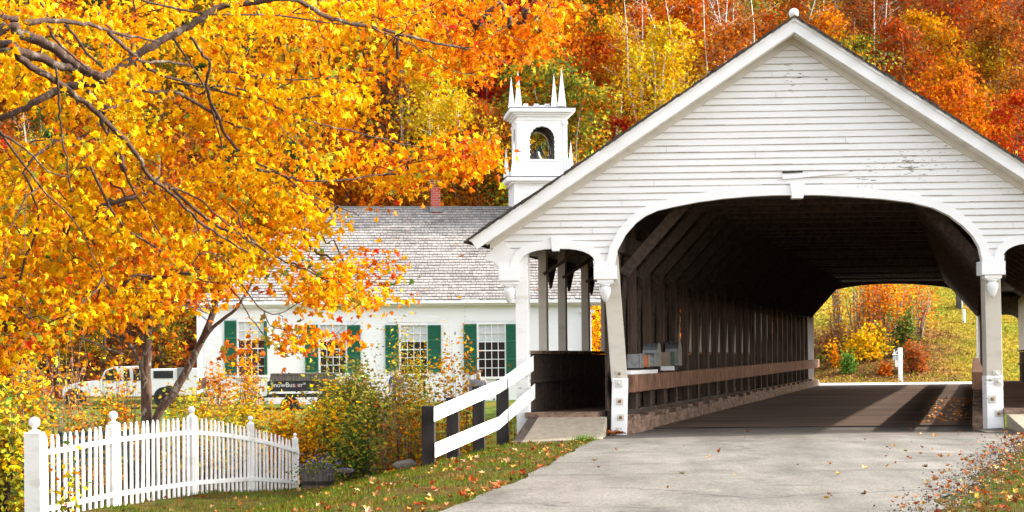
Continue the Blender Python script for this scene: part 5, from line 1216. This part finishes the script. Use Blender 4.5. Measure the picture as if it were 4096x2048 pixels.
tubeF([(205,850),(280,880),(310,890)],33.6,3*sc4,2*sc4,'branch','grey_bark')
cl = []
polyB = [(0,235),(90,225),(170,235),(235,245),(240,285),(215,300),(190,308),(158,318),(135,322),(110,300),(60,292),(0,300)]
while len(cl) < 340:
    u = rng.uniform(0,245); v = rng.uniform(180,325)
    if inpoly(u,v,polyB) or (v < 235 and rng.random() < .4): cl.append(at(u,v,33+rng.normal()*1.6))
cl = np.array(cl); q = MB(); nodes = np.array(PA[14:]+PB[16:]+PC[6:])
for p in cl:
    j = np.argmin(np.linalg.norm(nodes-p,axis=1)); a = nodes[j]; q.tube([a,(a+p)/2+rng.normal(size=3)*.12+Z0*.1,p],[.014,.009,.004],3)
o = q.build('twigs', M['twig'], t2); o['kind']='stuff'
idx = np.repeat(np.arange(len(cl)),9); C = cl[idx]+rng.normal(size=(len(idx),3))*.22
leafmesh('foliage', C, rng.uniform(.10,.17,len(idx)), pick([ORG,GOLD,DORG,YEL,LIME], len(idx), [3,2.4,1.6,1.2,.5]), (ML_V,ML_T), M['leaf'], t2, down=.6, up=.3, toward=np.array([0,-.4,0]))
# ------------------------------------------------------------------ trees of the wooded hillside
def proto(name, h, rx, pal, w, n, size, seed, bare=.25, trunkm='grey_bark', cone=False, stems=1, tr=.13, sparse=1.):
    rr = np.random.default_rng(seed); t = bpy.data.objects.new(name, None); t.empty_display_size = .2; COL.objects.link(t); t.location = (0,-200,-60)
    b0 = np.array([0,-200,-60.]); q = MB(); tips = []
    for s_ in range(stems):
        lean = rr.normal(size=2)*.05*h; tp = [b0+np.array([lean[0]*f**1.5+(s_-(stems-1)/2)*.35*(1+f*2), lean[1]*f**1.5, h*f-.6*(f==0)])+rr.normal(size=3)*.03*h*np.array([1,1,0])*f for f in (0,.25,.5,.75,1.)]
        q.tube(tp, [tr,tr*.8,tr*.6,tr*.35,tr*.1], 6)
        nl = 13
        for k in range(nl):
            f = bare+(1-bare)*(k+.5)/nl; i = min(int(f*4),3); a = tp[i]+(tp[i+1]-tp[i])*(f*4-i); an = rr.uniform(0,2*math.pi)
            wd = rx*((1-f)/(1-bare)*1.15+.12 if cone else math.sin(math.pi*min(max((f-bare)/(1-bare)*.86+.12,0),1))**.7)*rr.uniform(.6,1.12)
            e = a+np.array([math.cos(an)*wd, math.sin(an)*wd, wd*(.55 if not cone else -.1)]); m_ = (a+e)/2-Z0*.08*wd
            q.tube([a,m_,e],[tr*.32*(1.1-f),tr*.2*(1.1-f),tr*.06],4)
            for g in (.35,.55,.7,.85,1.): tips.append((a+(e-a)*g, .16*wd+.25))
            for _ in range(2):
                b1 = a+(e-a)*rr.uniform(.4,.8); e1 = b1+rr.normal(size=3)*wd*.3+Z0*wd*.2; q.tube([b1,e1],[tr*.09,tr*.03],3); tips += [(b1+(e1-b1)*.6,.15*wd+.2),(e1,.14*wd+.2)]
    tk = q.build('trunk', M[trunkm], t, smooth=True)
    tk.data.transform(Matrix.Translation(-Vector(b0))); tk.matrix_parent_inverse = Matrix()
    n = int(n*sparse); ti = rr.integers(0,len(tips),n); C = np.array([tips[i][0] for i in ti])+rr.normal(size=(n,3))*np.array([tips[i][1] for i in ti])[:,None]*np.array([1.,1.,.75])
    clc = rr.normal(size=len(tips))*.13; pal_ = np.array(pal); cl_c = rr.choice(len(pal), len(tips), p=np.array(w)/sum(w)); ownc = rr.choice(len(pal), n, p=np.array(w)/sum(w)); use = np.where(rr.random(n) < .62, cl_c[ti], ownc)
    size *= 1.05; col = .80*pal_[use]*(1+clc[ti]+.14*rr.normal(size=n))[:,None]
    cr = leafmesh('crown', C, size*rr.uniform(.6,1.35,n), col, (CL_V,CL_T), M['far'], t, down=.25, up=.5)
    cr.data.transform(Matrix.Translation(-Vector(b0))); cr.matrix_parent_inverse = Matrix()
    return t, (tk, cr), name
YB, GB = (.82,.56,.015), (.62,.46,.02)
kinds = {
 'yellow': [proto('birch_tree', 11, 2.6, [YB,GB,LIME,YEL,GOLD],[3,2,1.2,2,1], 4200,.20,s,.22,'birch',stems=2,tr=.10) for s in (1,2)],
 'orange': [proto('maple_tree', 11, 3.1, [ORG,DORG,GOLD,RUST],[3,1.6,1.8,1], 4600,.21,s,.2) for s in (3,4)],
 'red': [proto('maple_tree', 9.5, 2.7, [RED,CRIM,DORG,ORG],[2,2,1.5,1], 4200,.20,s,.15) for s in (5,6)],
 'rust': [proto('oak_tree', 11, 2.9, [RUST,DORG,(.30,.14,.04),ORG],[2,1.6,1.2,.8], 3900,.21,s,.2) for s in (7,8)],
 'olive': [proto('oak_tree', 11.5, 3.1, [OLIVE,GREEN,LIME,GOLD,DORG],[3,2.2,1.2,1.0,.5], 5200,.20,s,.12) for s in (9,10)],
 'green': [proto('pine_tree', 12, 2.5, [DGREEN,GREEN,(.05,.10,.03)],[3,1.2,1], 4200,.22,12,.1,'hill_bark' if 0 else 'grey_bark',cone=True)],
 'gold': [proto('beech_tree', 10.5, 2.8, [GOLD,YEL,ORG,OLIVE],[3,1.5,1.6,1], 4400,.20,s,.18) for s in (13,14)],
 'bare': [proto('bare_birch', 12.5, 1.9, [DORG,TAN,RUST],[1,1,1], 260,.16,s,.4,'birch',stems=2,tr=.085) for s in (15,16)],
 'brush': [proto('bare_tree', 8.5, 2.2, [RUST,TAN,DORG],[1,1.2,1], 1500,.15,17,.2,'grey_bark',stems=3,tr=.06)],
}
used = set()
def putcopy(proto_, p, rz, sc, label=None, cat=None, group=None, join=None):
    root, kids, nm = proto_
    r = root.copy(); COL.objects.link(r); r.location = Vector(p); r.rotation_euler = (0,0,rz); r.scale = (sc,sc,sc*1.0)
    r['label'] = label; r['category'] = cat; r['group'] = group
    for c in kids:
        d = c.copy(); COL.objects.link(d); d.parent = r
    return r
CAT = {'yellow':'birch','orange':'maple','red':'maple','rust':'oak','olive':'oak','green':'pine','gold':'beech','bare':'birch','brush':'bare tree'}
def hill_point(u, vtop, D, h):  # ground point at depth D in column u
    p = at(u, 300, D); return (p[0], p[1], gz1(p[0],p[1])-.2)
taken = []
def tree(kind, u, D, sc, label=None, variant=None):
    p = hill_point(u, 0, D, 0); pr = kinds[kind][(variant if variant is not None else int(rng.integers(0,9))) % len(kinds[kind])]
    taken.append((u,D)); return putcopy(pr, p, rng.uniform(0,6.28), sc, label, CAT[kind], 'trees on the wooded hillside')
# trees one can single out
def D_for_top(u, vt, h):     # depth at which a tree of height h on the slope tops out at row vt
    best = None
    for D in np.arange(90,260,.5):
        p = at(u,300,D); z = gz1(p[0],p[1])+h; v = 359-RHO*(u-512)-(z-CAM[2])*F_PX/D
        if best is None or abs(v-vt) < best[0]: best = (abs(v-vt), D)
    return best[1]
HERO = [
 ('yellow',620,16,.85,'tall narrow yellow birch right of the belfry spires, rising to the top of the woods'),
 ('yellow',660,26,1.05,'broad bright yellow birch whose crown meets the left slope of the bridge roof'),
 ('yellow',686,45,.85,'smaller yellow birch tucked behind the first one along the bridge roof'),
 ('olive',556,52,1.1,'green and olive oak directly right of the belfry'),
 ('olive',572,78,1.0,'rounded green oak just above the left roof slope, right of the belfry'),
 ('olive',530,92,.9,'olive oak with dull gold leaves behind the belfry spires'),
 ('red',625,112,.62,'small brilliant red maple low against the left roof slope'),
 ('red',489,25,.7,'bright crimson maple high in the woods above the left belfry spires'),
 ('red',512,-10,.9,'red-orange maple at the top edge above the belfry'),
 ('orange',578,-5,1.0,'orange maple at the top edge right of the belfry'),
 ('red',590,30,.85,'deep orange-red maple behind the narrow yellow birch'),
 ('bare',642,-15,1.0,'bare white birch leaning above the yellow birches'),
 ('bare',668,-10,1.05,'forked bare white birch at the top edge right of the yellow crowns'),
 ('bare',712,-20,1.1,'bare white birch trunk standing left of the gable peak'),
 ('bare',728,-14,1.0,'pair of bare white birch stems nearest the left side of the gable peak'),
 ('bare',750,-25,1.0,'bare white birch just left of the ridge ball'),
 ('orange',700,-5,1.0,'orange maple behind the bare birches left of the gable'),
 ('rust',735,15,1.0,'rust-coloured oak low behind the bare birches by the gable'),
 ('bare',816,-30,1.1,'bare white birch right of the ridge ball'),
 ('bare',879,-22,1.05,'bare white birch above the olive oak right of the gable'),
 ('orange',815,10,1.0,'golden orange maple immediately right of the ridge ball'),
 ('olive',862,32,1.1,'rounded olive oak along the right slope of the bridge roof'),
 ('rust',905,18,1.2,'tall rust-orange oak above the middle of the right roof slope'),
 ('orange',945,75,1.0,'orange maple low on the right roof slope'),
 ('yellow',968,118,.6,'small lime-yellow birch just above the right roof slope'),
 ('yellow',988,38,.9,'lime-yellow birch near the upper right corner'),
 ('orange',965,62,1.0,'vivid orange-red maple below the upper right birch'),
 ('red',1016,92,.9,'scarlet maple at the right edge of the photo'),
 ('rust',1000,10,1.1,'rusty brown oak in the top right corner'),
 ('gold',940,5,1.0,'golden beech at the top edge right of the gable'),
 ('yellow',436,50,1.0,'yellow birch glimpsed between the maple sprays left of the belfry'),
 ('yellow',462,95,.9,'lower yellow birch left of the belfry'),
 ('brush',405,20,1.1,'bare grey-brown tree behind the top maple spray'),
 ('rust',480,120,.8,'rust oak in shadow behind the belfry'),
 ('orange',500,165,.6,'small orange maple above the church ridge beside the belfry'),
 ('orange',470,172,.5,'low orange-red maple between the chimney and the belfry'),
 ('brush',455,160,.7,'twiggy bare tree just right of the chimney'),
 ('rust',415,170,.6,'rust-coloured bush-like oak left of the chimney'),
 ('green',215,40,.9,'dark pine showing through a gap in the big maple'),
 ('green',70,130,.9,'dark green pine behind the left part of the maple'),
 ('red',225,205,.6,'red maple glimpsed low through the maple above the church roof'),
]
htaken = []
HERO2 = [(30,92),(62,95),(88,96),(110,92),(168,96),(14,105),(188,104)]
for kind,u,vt,sc,lab in HERO:
    h = {'yellow':11,'orange':11.5,'red':10,'rust':11.5,'olive':12,'green':12,'gold':11,'bare':12.5,'brush':8.5}[kind]*sc
    DD_ = D_for_top(u,vt,h); tree(kind,u,DD_,sc,lab); htaken.append((u,DD_,sc,vt))
lab2 = ['thin orange-leaved tree at the far left edge of the woods','slender gold tree behind the truck bonnet','straight-trunked gold tree behind the truck cab','narrow orange tree left of the upright maple trunk','dark-shaded orange tree between the maple trunk and the church','tall rust tree behind the far left saplings','rust-leaved tree close to the left church corner']
for (u,D_),lab,kd in zip(HERO2,lab2,['orange','gold','gold','orange','rust','rust','rust']): tree(kd,u,D_,.85,lab)
# the rest of the wood reads as one mass: one object
def mass():
    VV, TT, CC = [], [], []; base = 0
    src = {}
    for k, lst in kinds.items():
        for (root, kids, nm) in lst:
            for o, isleaf in ((kids[1],1),(kids[0],0)):
                me = o.data; nv = len(me.vertices); v = np.empty(nv*3, np.float32); me.vertices.foreach_get('co', v); v = v.reshape(-1,3)
                me.calc_loop_triangles(); nt_ = len(me.loop_triangles); tr_ = np.empty(nt_*3, np.int32); me.loop_triangles.foreach_get('vertices', tr_); tr_ = tr_.reshape(-1,3)
                if isleaf:
                    c = np.empty(len(me.polygons)*4, np.float32); me.attributes['Col'].data.foreach_get('color', c); c = c.reshape(-1,4)[:,:3]; pi = np.empty(nt_, np.int32); me.loop_triangles.foreach_get('polygon_index', pi); c = c[pi]
                else: c = np.tile(np.array([[.55,.5,.44]] if 'birch' in nm else [[.16,.11,.08]], np.float32), (nt_,1))
                src.setdefault(k, []).append((v, tr_, c))
    ks = ['orange','rust','gold','red','olive','yellow','brush','bare','green']
    ntree = 0
    D_ = 88.
    while D_ < 235:
        hw = .36*D_; x = -hw+rng.uniform(0,3)
        while x < hw:
            u = 512+x/D_*F_PX
            ok = True
            ang = x/D_
            if ang > .15 and D_ < 111: ok = False
            dd = 2.3 if D_ < 130 else 2.7
            if any(abs((uu-512)/F_PX*DD-x) < dd and abs(DD-D_) < dd*1.1 for uu,DD in taken): ok = False
            scmax = 9.
            for uu,DD,sc_h,vt_h in htaken:
                if 0 < DD-D_ < 60 and abs((uu-512)/F_PX*D_-x) < 3.6*max(sc_h,.7):
                    vv = vt_h + 95*sc_h; g_z = gz1(CAM[0]+FW[0]*D_+R0[0]*x, CAM[1]+FW[1]*D_+R0[1]*x); hmax = CAM[2]+(359-RHO*(u-512)-vv)*D_/F_PX-g_z; scmax = min(scmax, hmax/11.5)
            if scmax < .3: ok = False
            # keep the ground behind the church open enough for its lit roofline; skip what the near tree hides
            if ok and not (u < -40 or u > 1070):
                pp = at(u,300,D_+rng.uniform(-1.5,1.5)); reg = mnoise.noise(Vector((pp[0]*.045,pp[1]*.045,5.)))
                if u < 330: w_ = [1.8,2.4,1.2,.8,2.0,.5,.6,.2,1.6]
                elif reg > .12: w_ = [2.6,2.2,.5,2.6,.9,.2,.7,.12,.4]
                elif reg < -.15: w_ = [1.6,2.6,1.0,.6,2.4,.5,.8,.12,.6]
                else: w_ = [2.4,3,.6,1.2,1.4,.3,.8,.12,.5]
                k = rng.choice(ks, p=np.array(w_)/sum(w_)); parts_ = src[k]; nvar = len(parts_)//2; j = int(rng.integers(0,nvar))
                rz = rng.uniform(0,6.28); sc = min(rng.uniform(.7,1.12)*(.62 if D_ < 98 else .85 if D_ < 108 else 1), scmax*rng.uniform(.85,1.)); c_, s_ = math.cos(rz)*sc, math.sin(rz)*sc; tint = 1+.12*rng.normal()+.05*rng.normal(size=3)
                far_skip = 1 if D_ < 165 else 2
                for isl, (v, tr_, c) in ((1,parts_[2*j]),(0,parts_[2*j+1])):
                    if isl: tr2 = tr_.reshape(-1,6,3); sel = rng.random(len(tr2)) < (.75 if far_skip == 1 else .5); tr2 = tr2[sel].reshape(-1,3); cc = c.reshape(-1,6,3)[sel].reshape(-1,3)*tint
                    else: tr2, cc = tr_, c
                    V2 = np.stack([v[:,0]*c_-v[:,1]*s_+pp[0], v[:,0]*s_+v[:,1]*c_+pp[1], v[:,2]*sc+gz1(pp[0],pp[1])-.2],1)
                    VV.append(V2); TT.append(tr2+base); CC.append(cc); base += len(V2)
                ntree += 1
            x += rng.uniform(3.2,5.4)*(.75 if D_ < 104 else 1 if D_ < 150 else 1.25)
        D_ += 3.4 if D_ < 104 else 4.6 if D_ < 150 else 7.5
    print('mass trees', ntree, base)
    o = npmesh('wooded_hillside', np.concatenate(VV), np.concatenate(TT), np.concatenate(CC), M['far'])
    tag(o, 'dense autumn wood of orange, rust and gold trees covering the hillside behind everything', 'woods', kind='stuff')
mass()
# understorey and leaf litter on the hill
n = 60000; D_ = rng.uniform(85,165,n)**1.0; x = rng.uniform(-.31,.31,n)*D_; keep = ~((x/D_ > .15)&(D_ < 111)); D_, x = D_[keep], x[keep]; n = len(x)
px = CAM[0]+FW[0]*D_+R0[0]*x; py = CAM[1]+FW[1]*D_+R0[1]*x; pz = gz(px,py)+np.abs(rng.normal(size=n))*.55
o = leafmesh('hill_undergrowth', np.stack([px,py,pz],1), rng.uniform(.2,.42,n), pick([RUST,DORG,ORG,GOLD,OLIVE,(.10,.05,.02)], n, [2,1.6,.8,.8,1.6,3.5]), (CL_V,CL_T), M['far'], down=0, up=.6)
tag(o, 'low rusty undergrowth covering the ground between the hillside trees', 'undergrowth', kind='stuff')
for lst in kinds.values():
    for root, kids, nm in lst:
        for c in kids: bpy.data.objects.remove(c)
        bpy.data.objects.remove(root)

# ------------------------------------------------------------------ bank beyond the bridge
def fs(u, v, wpx, hpx, name, label, cat, pal, n, size, **kw):
    q0, D_ = ground_hit(u, v, 76); s_ = D_/F_PX; return shrub(name, label, cat, q0, wpx*s_/2, hpx*s_, pal, n, size, **kw)
fs(848,374,20,22,'leafy_bush','small bright green bush low on the bank beyond the bridge','bush',[GREEN,(.14,.28,.03)],800,.11,stems=8)
fs(819,364,8,12,'leafy_bush','tiny green sapling beside the far left tunnel edge','bush',[GREEN,OLIVE],200,.09,stems=6)
fs(861,360,52,32,'leafy_bush','bright yellow big-leaved bush on the bank beyond the bridge','bush',[YEL,GOLD,LIME],1700,.14,w=[3,1.5,1.4],stems=18,tm=(OV_V,OV_T))
fs(876,352,34,28,'leafy_bush','yellow-green bush right of the big-leaved yellow one','bush',[YEL,LIME,OLIVE],900,.13,stems=14)
fs(835,368,9,22,'leafy_bush','narrow orange shrub left of the bright green bush','bush',[GOLD,ORG],260,.11,stems=6)
fs(885,376,20,14,'leafy_bush','low scarlet shrub left of the white sign post','bush',[DORG,ORG,RUST],450,.11,stems=8)
fs(900,388,22,7,'leafy_bush','low rusty tuft around the foot of the white sign post','bush',[RUST,DORG,OLIVE],400,.07,stems=14)
fs(915,372,34,30,'leafy_bush','dull red-brown shrub right of the white sign post','bush',[RUST,(.22,.08,.04),DORG],1500,.10,stems=30)
fs(903,358,30,50,'leafy_bush','dark green conifer-like bush under the orange branches','bush',[DGREEN,GREEN,OLIVE],2600,.10,w=[2,2,2],stems=18)
fs(838,352,44,30,'leafy_bush','brown tangle of brush at the left of the far bank','bush',[RUST,TAN,(.24,.10,.04)],1500,.09,stems=34,stemcol='grey_bark')
for i,(u,v,w_,h_,pal,n_,lab) in enumerate([(889,352,60,78,[ORG,GOLD,DORG],2200,'orange-leaved multi-stemmed sapling filling the middle of the tunnel opening'),(918,340,52,62,[ORG,DORG,GOLD],800,'thin sapling with red-orange tips right of centre in the tunnel opening'),(858,348,34,76,[ORG,GOLD],500,'sparse slender sapling with few orange leaves left of centre'),(836,350,26,78,[YEL,GOLD],420,'pale-stemmed sapling with yellow leaves at the left of the opening'),(872,340,40,70,[DORG,TAN],420,'nearly bare grey sapling behind the yellow bush')]):
    fs(u,v,w_,h_,'sapling',lab,'sapling',pal,n_,.12,stems=14,stemr=.045,stemcol='grey_bark',tm=(OV_V,OV_T),lift=.35,shell=.1)
# ------------------------------------------------------------------ grass and fallen leaves
def scatter(n, x0, x1, y0, y1, test):
    x = rng.uniform(x0,x1,n); y = rng.uniform(y0,y1,n); k = test(x,y); return x[k], y[k]
def verge(x,y): return ((x < np.interp(y,XLy,XLx)+.05) & (y < np.interp(x,CRx,CRy)+.6) & (y > -18)) | ((x > np.interp(y,XRy,XRx)+.15)&(y < 1)&(x < 6))
x, y = scatter(180000,-15,6,-17.5,9,verge); n = len(x)
patch = np.clip(.5+.9*lumps(x,y,1.3,4)+.3*rng.normal(size=n),0,1)
keep = rng.random(n) < .35+.65*(1-patch); x,y,patch = x[keep],y[keep],patch[keep]; n = len(x); z = gz(x,y)
hgt = rng.uniform(.03,.075,n)*(1.25-.4*patch); a = rng.uniform(0,math.pi,n); wd = rng.uniform(.004,.009,n); ln = rng.normal(size=(n,2))*.025
V = np.empty((n,3,3)); V[:,0] = np.stack([x-np.cos(a)*wd,y-np.sin(a)*wd,z-.01],1); V[:,1] = np.stack([x+np.cos(a)*wd,y+np.sin(a)*wd,z-.01],1); V[:,2] = np.stack([x+ln[:,0],y+ln[:,1],z+hgt],1)
gc = np.array([.075,.125,.008])*(1-patch[:,None])+np.array([.17,.11,.016])*patch[:,None]; gc = gc*(1+.2*rng.normal(size=(n,1)))
o = npmesh('grass', V.reshape(-1,3), np.arange(3*n).reshape(-1,3), gc, M['grass']); tag(o, 'short green and browning grass on the verge beside the road', 'grass', kind='stuff')
# tuft of longer grass at the ramp corner
n = 260; cx_, cy_ = -3.72,-1.75; x = cx_+rng.normal(size=n)*.10-.08; y = cy_+rng.normal(size=n)*.05; z = gz(x,y); a = rng.uniform(0,math.pi,n); hgt = rng.uniform(.05,.16,n); ln = rng.normal(size=(n,2))*.05
V = np.empty((n,3,3)); V[:,0] = np.stack([x-np.cos(a)*.006,y-np.sin(a)*.006,z],1); V[:,1] = np.stack([x+np.cos(a)*.006,y+np.sin(a)*.006,z],1); V[:,2] = np.stack([x+ln[:,0],y+ln[:,1],z+hgt],1)
o = npmesh('grass_tuft', V.reshape(-1,3), np.arange(3*n).reshape(-1,3), pick([(.12,.22,.02)],n), M['grass']); tag(o, 'tuft of longer green grass at the corner of the left ramp', 'grass', kind='stuff')
def strewn(name, label, x, y, size, pal, w=None):
    n = len(x); onroad = (x > np.interp(y,XLy,XLx))&(x < np.interp(y,XRy,XRx)); z = np.where(onroad, .045, gz(x,y)+.025)
    C = np.stack([x,y,z],1); TV, TT = ML_V, ML_T; t = rng.normal(size=(n,3)); t[:,2] *= .25; t /= np.linalg.norm(t,axis=1)[:,None]; g = rng.normal(size=(n,3))*.35; g[:,2] += 1; g -= (g*t).sum(1)[:,None]*t; g /= np.linalg.norm(g,axis=1)[:,None]; s = np.cross(t,g)
    V = (C[:,None]+size[:,None,None]*(TV[None,:,0,None]*s[:,None]+TV[None,:,1,None]*t[:,None]+TV[None,:,2,None]*g[:,None]*-1.2)).reshape(-1,3); T = (TT[None]+np.arange(n)[:,None,None]*len(TV)).reshape(-1,3)
    o = npmesh(name, V, T, np.repeat(pick(pal,n,w,.25),len(TT),0), M['litter']); tag(o, label, 'fallen leaves', kind='stuff'); return o
DRY = [(.32,.11,.03),(.42,.20,.07),(.20,.06,.02),(.48,.30,.15),(.38,.07,.02),(.45,.24,.04)]
x1, y1 = scatter(10500,-15,-3,-17,8,lambda x,y: verge(x,y)&(rng.random(len(x)) < .12+.88*np.exp(-np.abs(x-np.interp(y,XLy,XLx))/.9)))
k = rng.random(len(x1)) < .62; strewn('verge_leaves','brown and orange fallen leaves lying on the grass left of the road',x1[k],y1[k],rng.uniform(.04,.085,k.sum()),DRY)
x2, y2 = scatter(9000,-1,6,-16,.5,lambda x,y: (x > np.interp(y,XRy,XRx)-.5*rng.random(len(x))**2)); k = rng.random(len(x2)) < .42
strewn('roadside_leaves','thick drift of fallen leaves along the right edge of the road',x2[k],y2[k],rng.uniform(.035,.07,k.sum()),DRY)
n = 75; yr = rng.uniform(-15,.5,n); f = rng.random(n); f = np.where(rng.random(n) < .5, 1-.28*f**2, f); xr_ = np.interp(yr,XLy,XLx)*(1-f)+np.interp(yr,XRy,XRx)*f
strewn('road_leaves','scattered single brown leaves lying on the grey asphalt',xr_,yr,rng.uniform(.035,.075,n),DRY)
n = 160; x = -3.42+rng.normal(size=n)*.13; y = -.15+rng.normal(size=n)*.14; strewn('post_leaves','small heap of rust-brown leaves at the foot of the left portal post',x,y,rng.uniform(.05,.10,n),DRY[:3])
n = 130; s_ = rng.uniform(3.5,20,n); x = rng.uniform(1.9,2.95,n)+K*s_
C = np.stack([x,s_,.05+.17*(s_-2.6)/36.4+.02*rng.random(n)],1); o = leafmesh('deck_leaves', C, rng.uniform(.06,.1,n), pick([ORG,(.6,.3,.1)],n), (ML_V,ML_T), M['litter'], down=0, up=3); tag(o,'orange leaves blown onto the sunlit right side of the bridge deck','fallen leaves',kind='stuff')
# rough grass of the slope beyond the bridge
n = 70000; D_ = rng.uniform(80,113,n); x = rng.uniform(.145,.325,n)*D_; px = CAM[0]+FW[0]*D_+R0[0]*x; py = CAM[1]+FW[1]*D_+R0[1]*x; k = py > 49.5; px,py,D_ = px[k],py[k],D_[k]; n = len(px)
tt = np.clip(.5+.6*lumps(px,py,.5,5)+.35*rng.normal(size=n),0,1)[:,None]; col = np.array([.21,.225,.02])*(1-tt)+np.array([.42,.29,.035])*tt; an_ = (px-CAM[0]+PSI*(py-CAM[1]))/D_; bk_ = rng.random(n) < .8*(1-smooth(.228,.275,an_+.02*lumps(px,py,.9)))*smooth(81,84,D_+lumps(px,py,1.3))*(1-smooth(89,97,D_+2*lumps(px,py,.6))); col[bk_] = np.array(pick([(.24,.09,.02),(.26,.15,.06),(.11,.05,.022),(.20,.16,.03)],int(bk_.sum())))
o = leafmesh('slope_grass', np.stack([px,py,gz(px,py)+.02],1), rng.uniform(.05,.14,n), col*(1+.09*rng.normal(size=(n,1))), (DI_V,DI_T), M['grass'], down=-.8, up=.2); tag(o,'rough yellow-green grass and weeds on the slope beyond the bridge','grass',kind='stuff')
# gravelly right shoulder
n = 3500; yy_ = rng.uniform(-17,-1,n); xx_ = np.interp(yy_,XRy,XRx)+rng.normal(size=n)*.22
C = np.stack([xx_,yy_,np.full(n,.03)],1); o = leafmesh('gravel', C, rng.uniform(.012,.04,n), pick([(.15,.13,.10),(.10,.085,.065),(.22,.19,.155)],n), (DI_V,DI_T), M['litter'], down=0, up=.6); tag(o,'loose gravel along the crumbling right edge of the asphalt','gravel',kind='stuff')
# ------------------------------------------------------------------ light and camera
w = bpy.data.worlds.new('World'); scene.world = w; w.use_nodes = True; nt = w.node_tree; bg = nt.nodes['Background']
SUN_AZ = math.atan2(.12, .96); SUN_EL = math.radians(29.5)
sky = nt.nodes.new('ShaderNodeTexSky'); sky.sky_type = 'NISHITA'; sky.sun_disc = False
sky.sun_elevation = SUN_EL; sky.sun_rotation = math.radians(90)-SUN_AZ; sky.dust_density = 3.; sky.air_density = 1.; sky.ozone_density = 1.
hs = nt.nodes.new('ShaderNodeHueSaturation'); hs.inputs['Saturation'].default_value = .30
nt.links.new(sky.outputs[0], hs.inputs['Color']); nt.links.new(hs.outputs[0], bg.inputs['Color']); bg.inputs['Strength'].default_value = .15
sun = bpy.data.lights.new('sun', 'SUN'); sun.energy = 2.5; sun.angle = math.radians(.8); sun.color = (1,.94,.84)
so = bpy.data.objects.new('sun', sun); COL.objects.link(so)
sd = Vector((math.cos(SUN_AZ)*math.cos(SUN_EL), math.sin(SUN_AZ)*math.cos(SUN_EL), math.sin(SUN_EL)))
so.rotation_euler = sd.to_track_quat('Z', 'Y').to_euler(); so.location = (40,10,60)
cd = bpy.data.cameras.new('camera'); cam = bpy.data.objects.new('camera', cd); COL.objects.link(cam); scene.camera = cam
cd.sensor_width = 36; cd.lens = F_PX/1024*36; cd.shift_y = (359-256)/1024; cd.clip_end = 3000; cd.clip_start = .1
rm = Matrix((( RT[0], UP[0], -FW[0]),(RT[1], UP[1], -FW[1]),(RT[2], UP[2], -FW[2])))
cam.matrix_world = Matrix.Translation(Vector(CAM)) @ rm.to_4x4()
scene.view_settings.view_transform = 'Standard'; scene.view_settings.look = 'None'; scene.view_settings.exposure = 1.98; scene.view_settings.gamma = 1
scene.cycles.max_bounces = 6; scene.cycles.diffuse_bounces = 3; scene.cycles.transmission_bounces = 4; scene.cycles.use_denoising = True; scene.cycles.use_adaptive_sampling = True
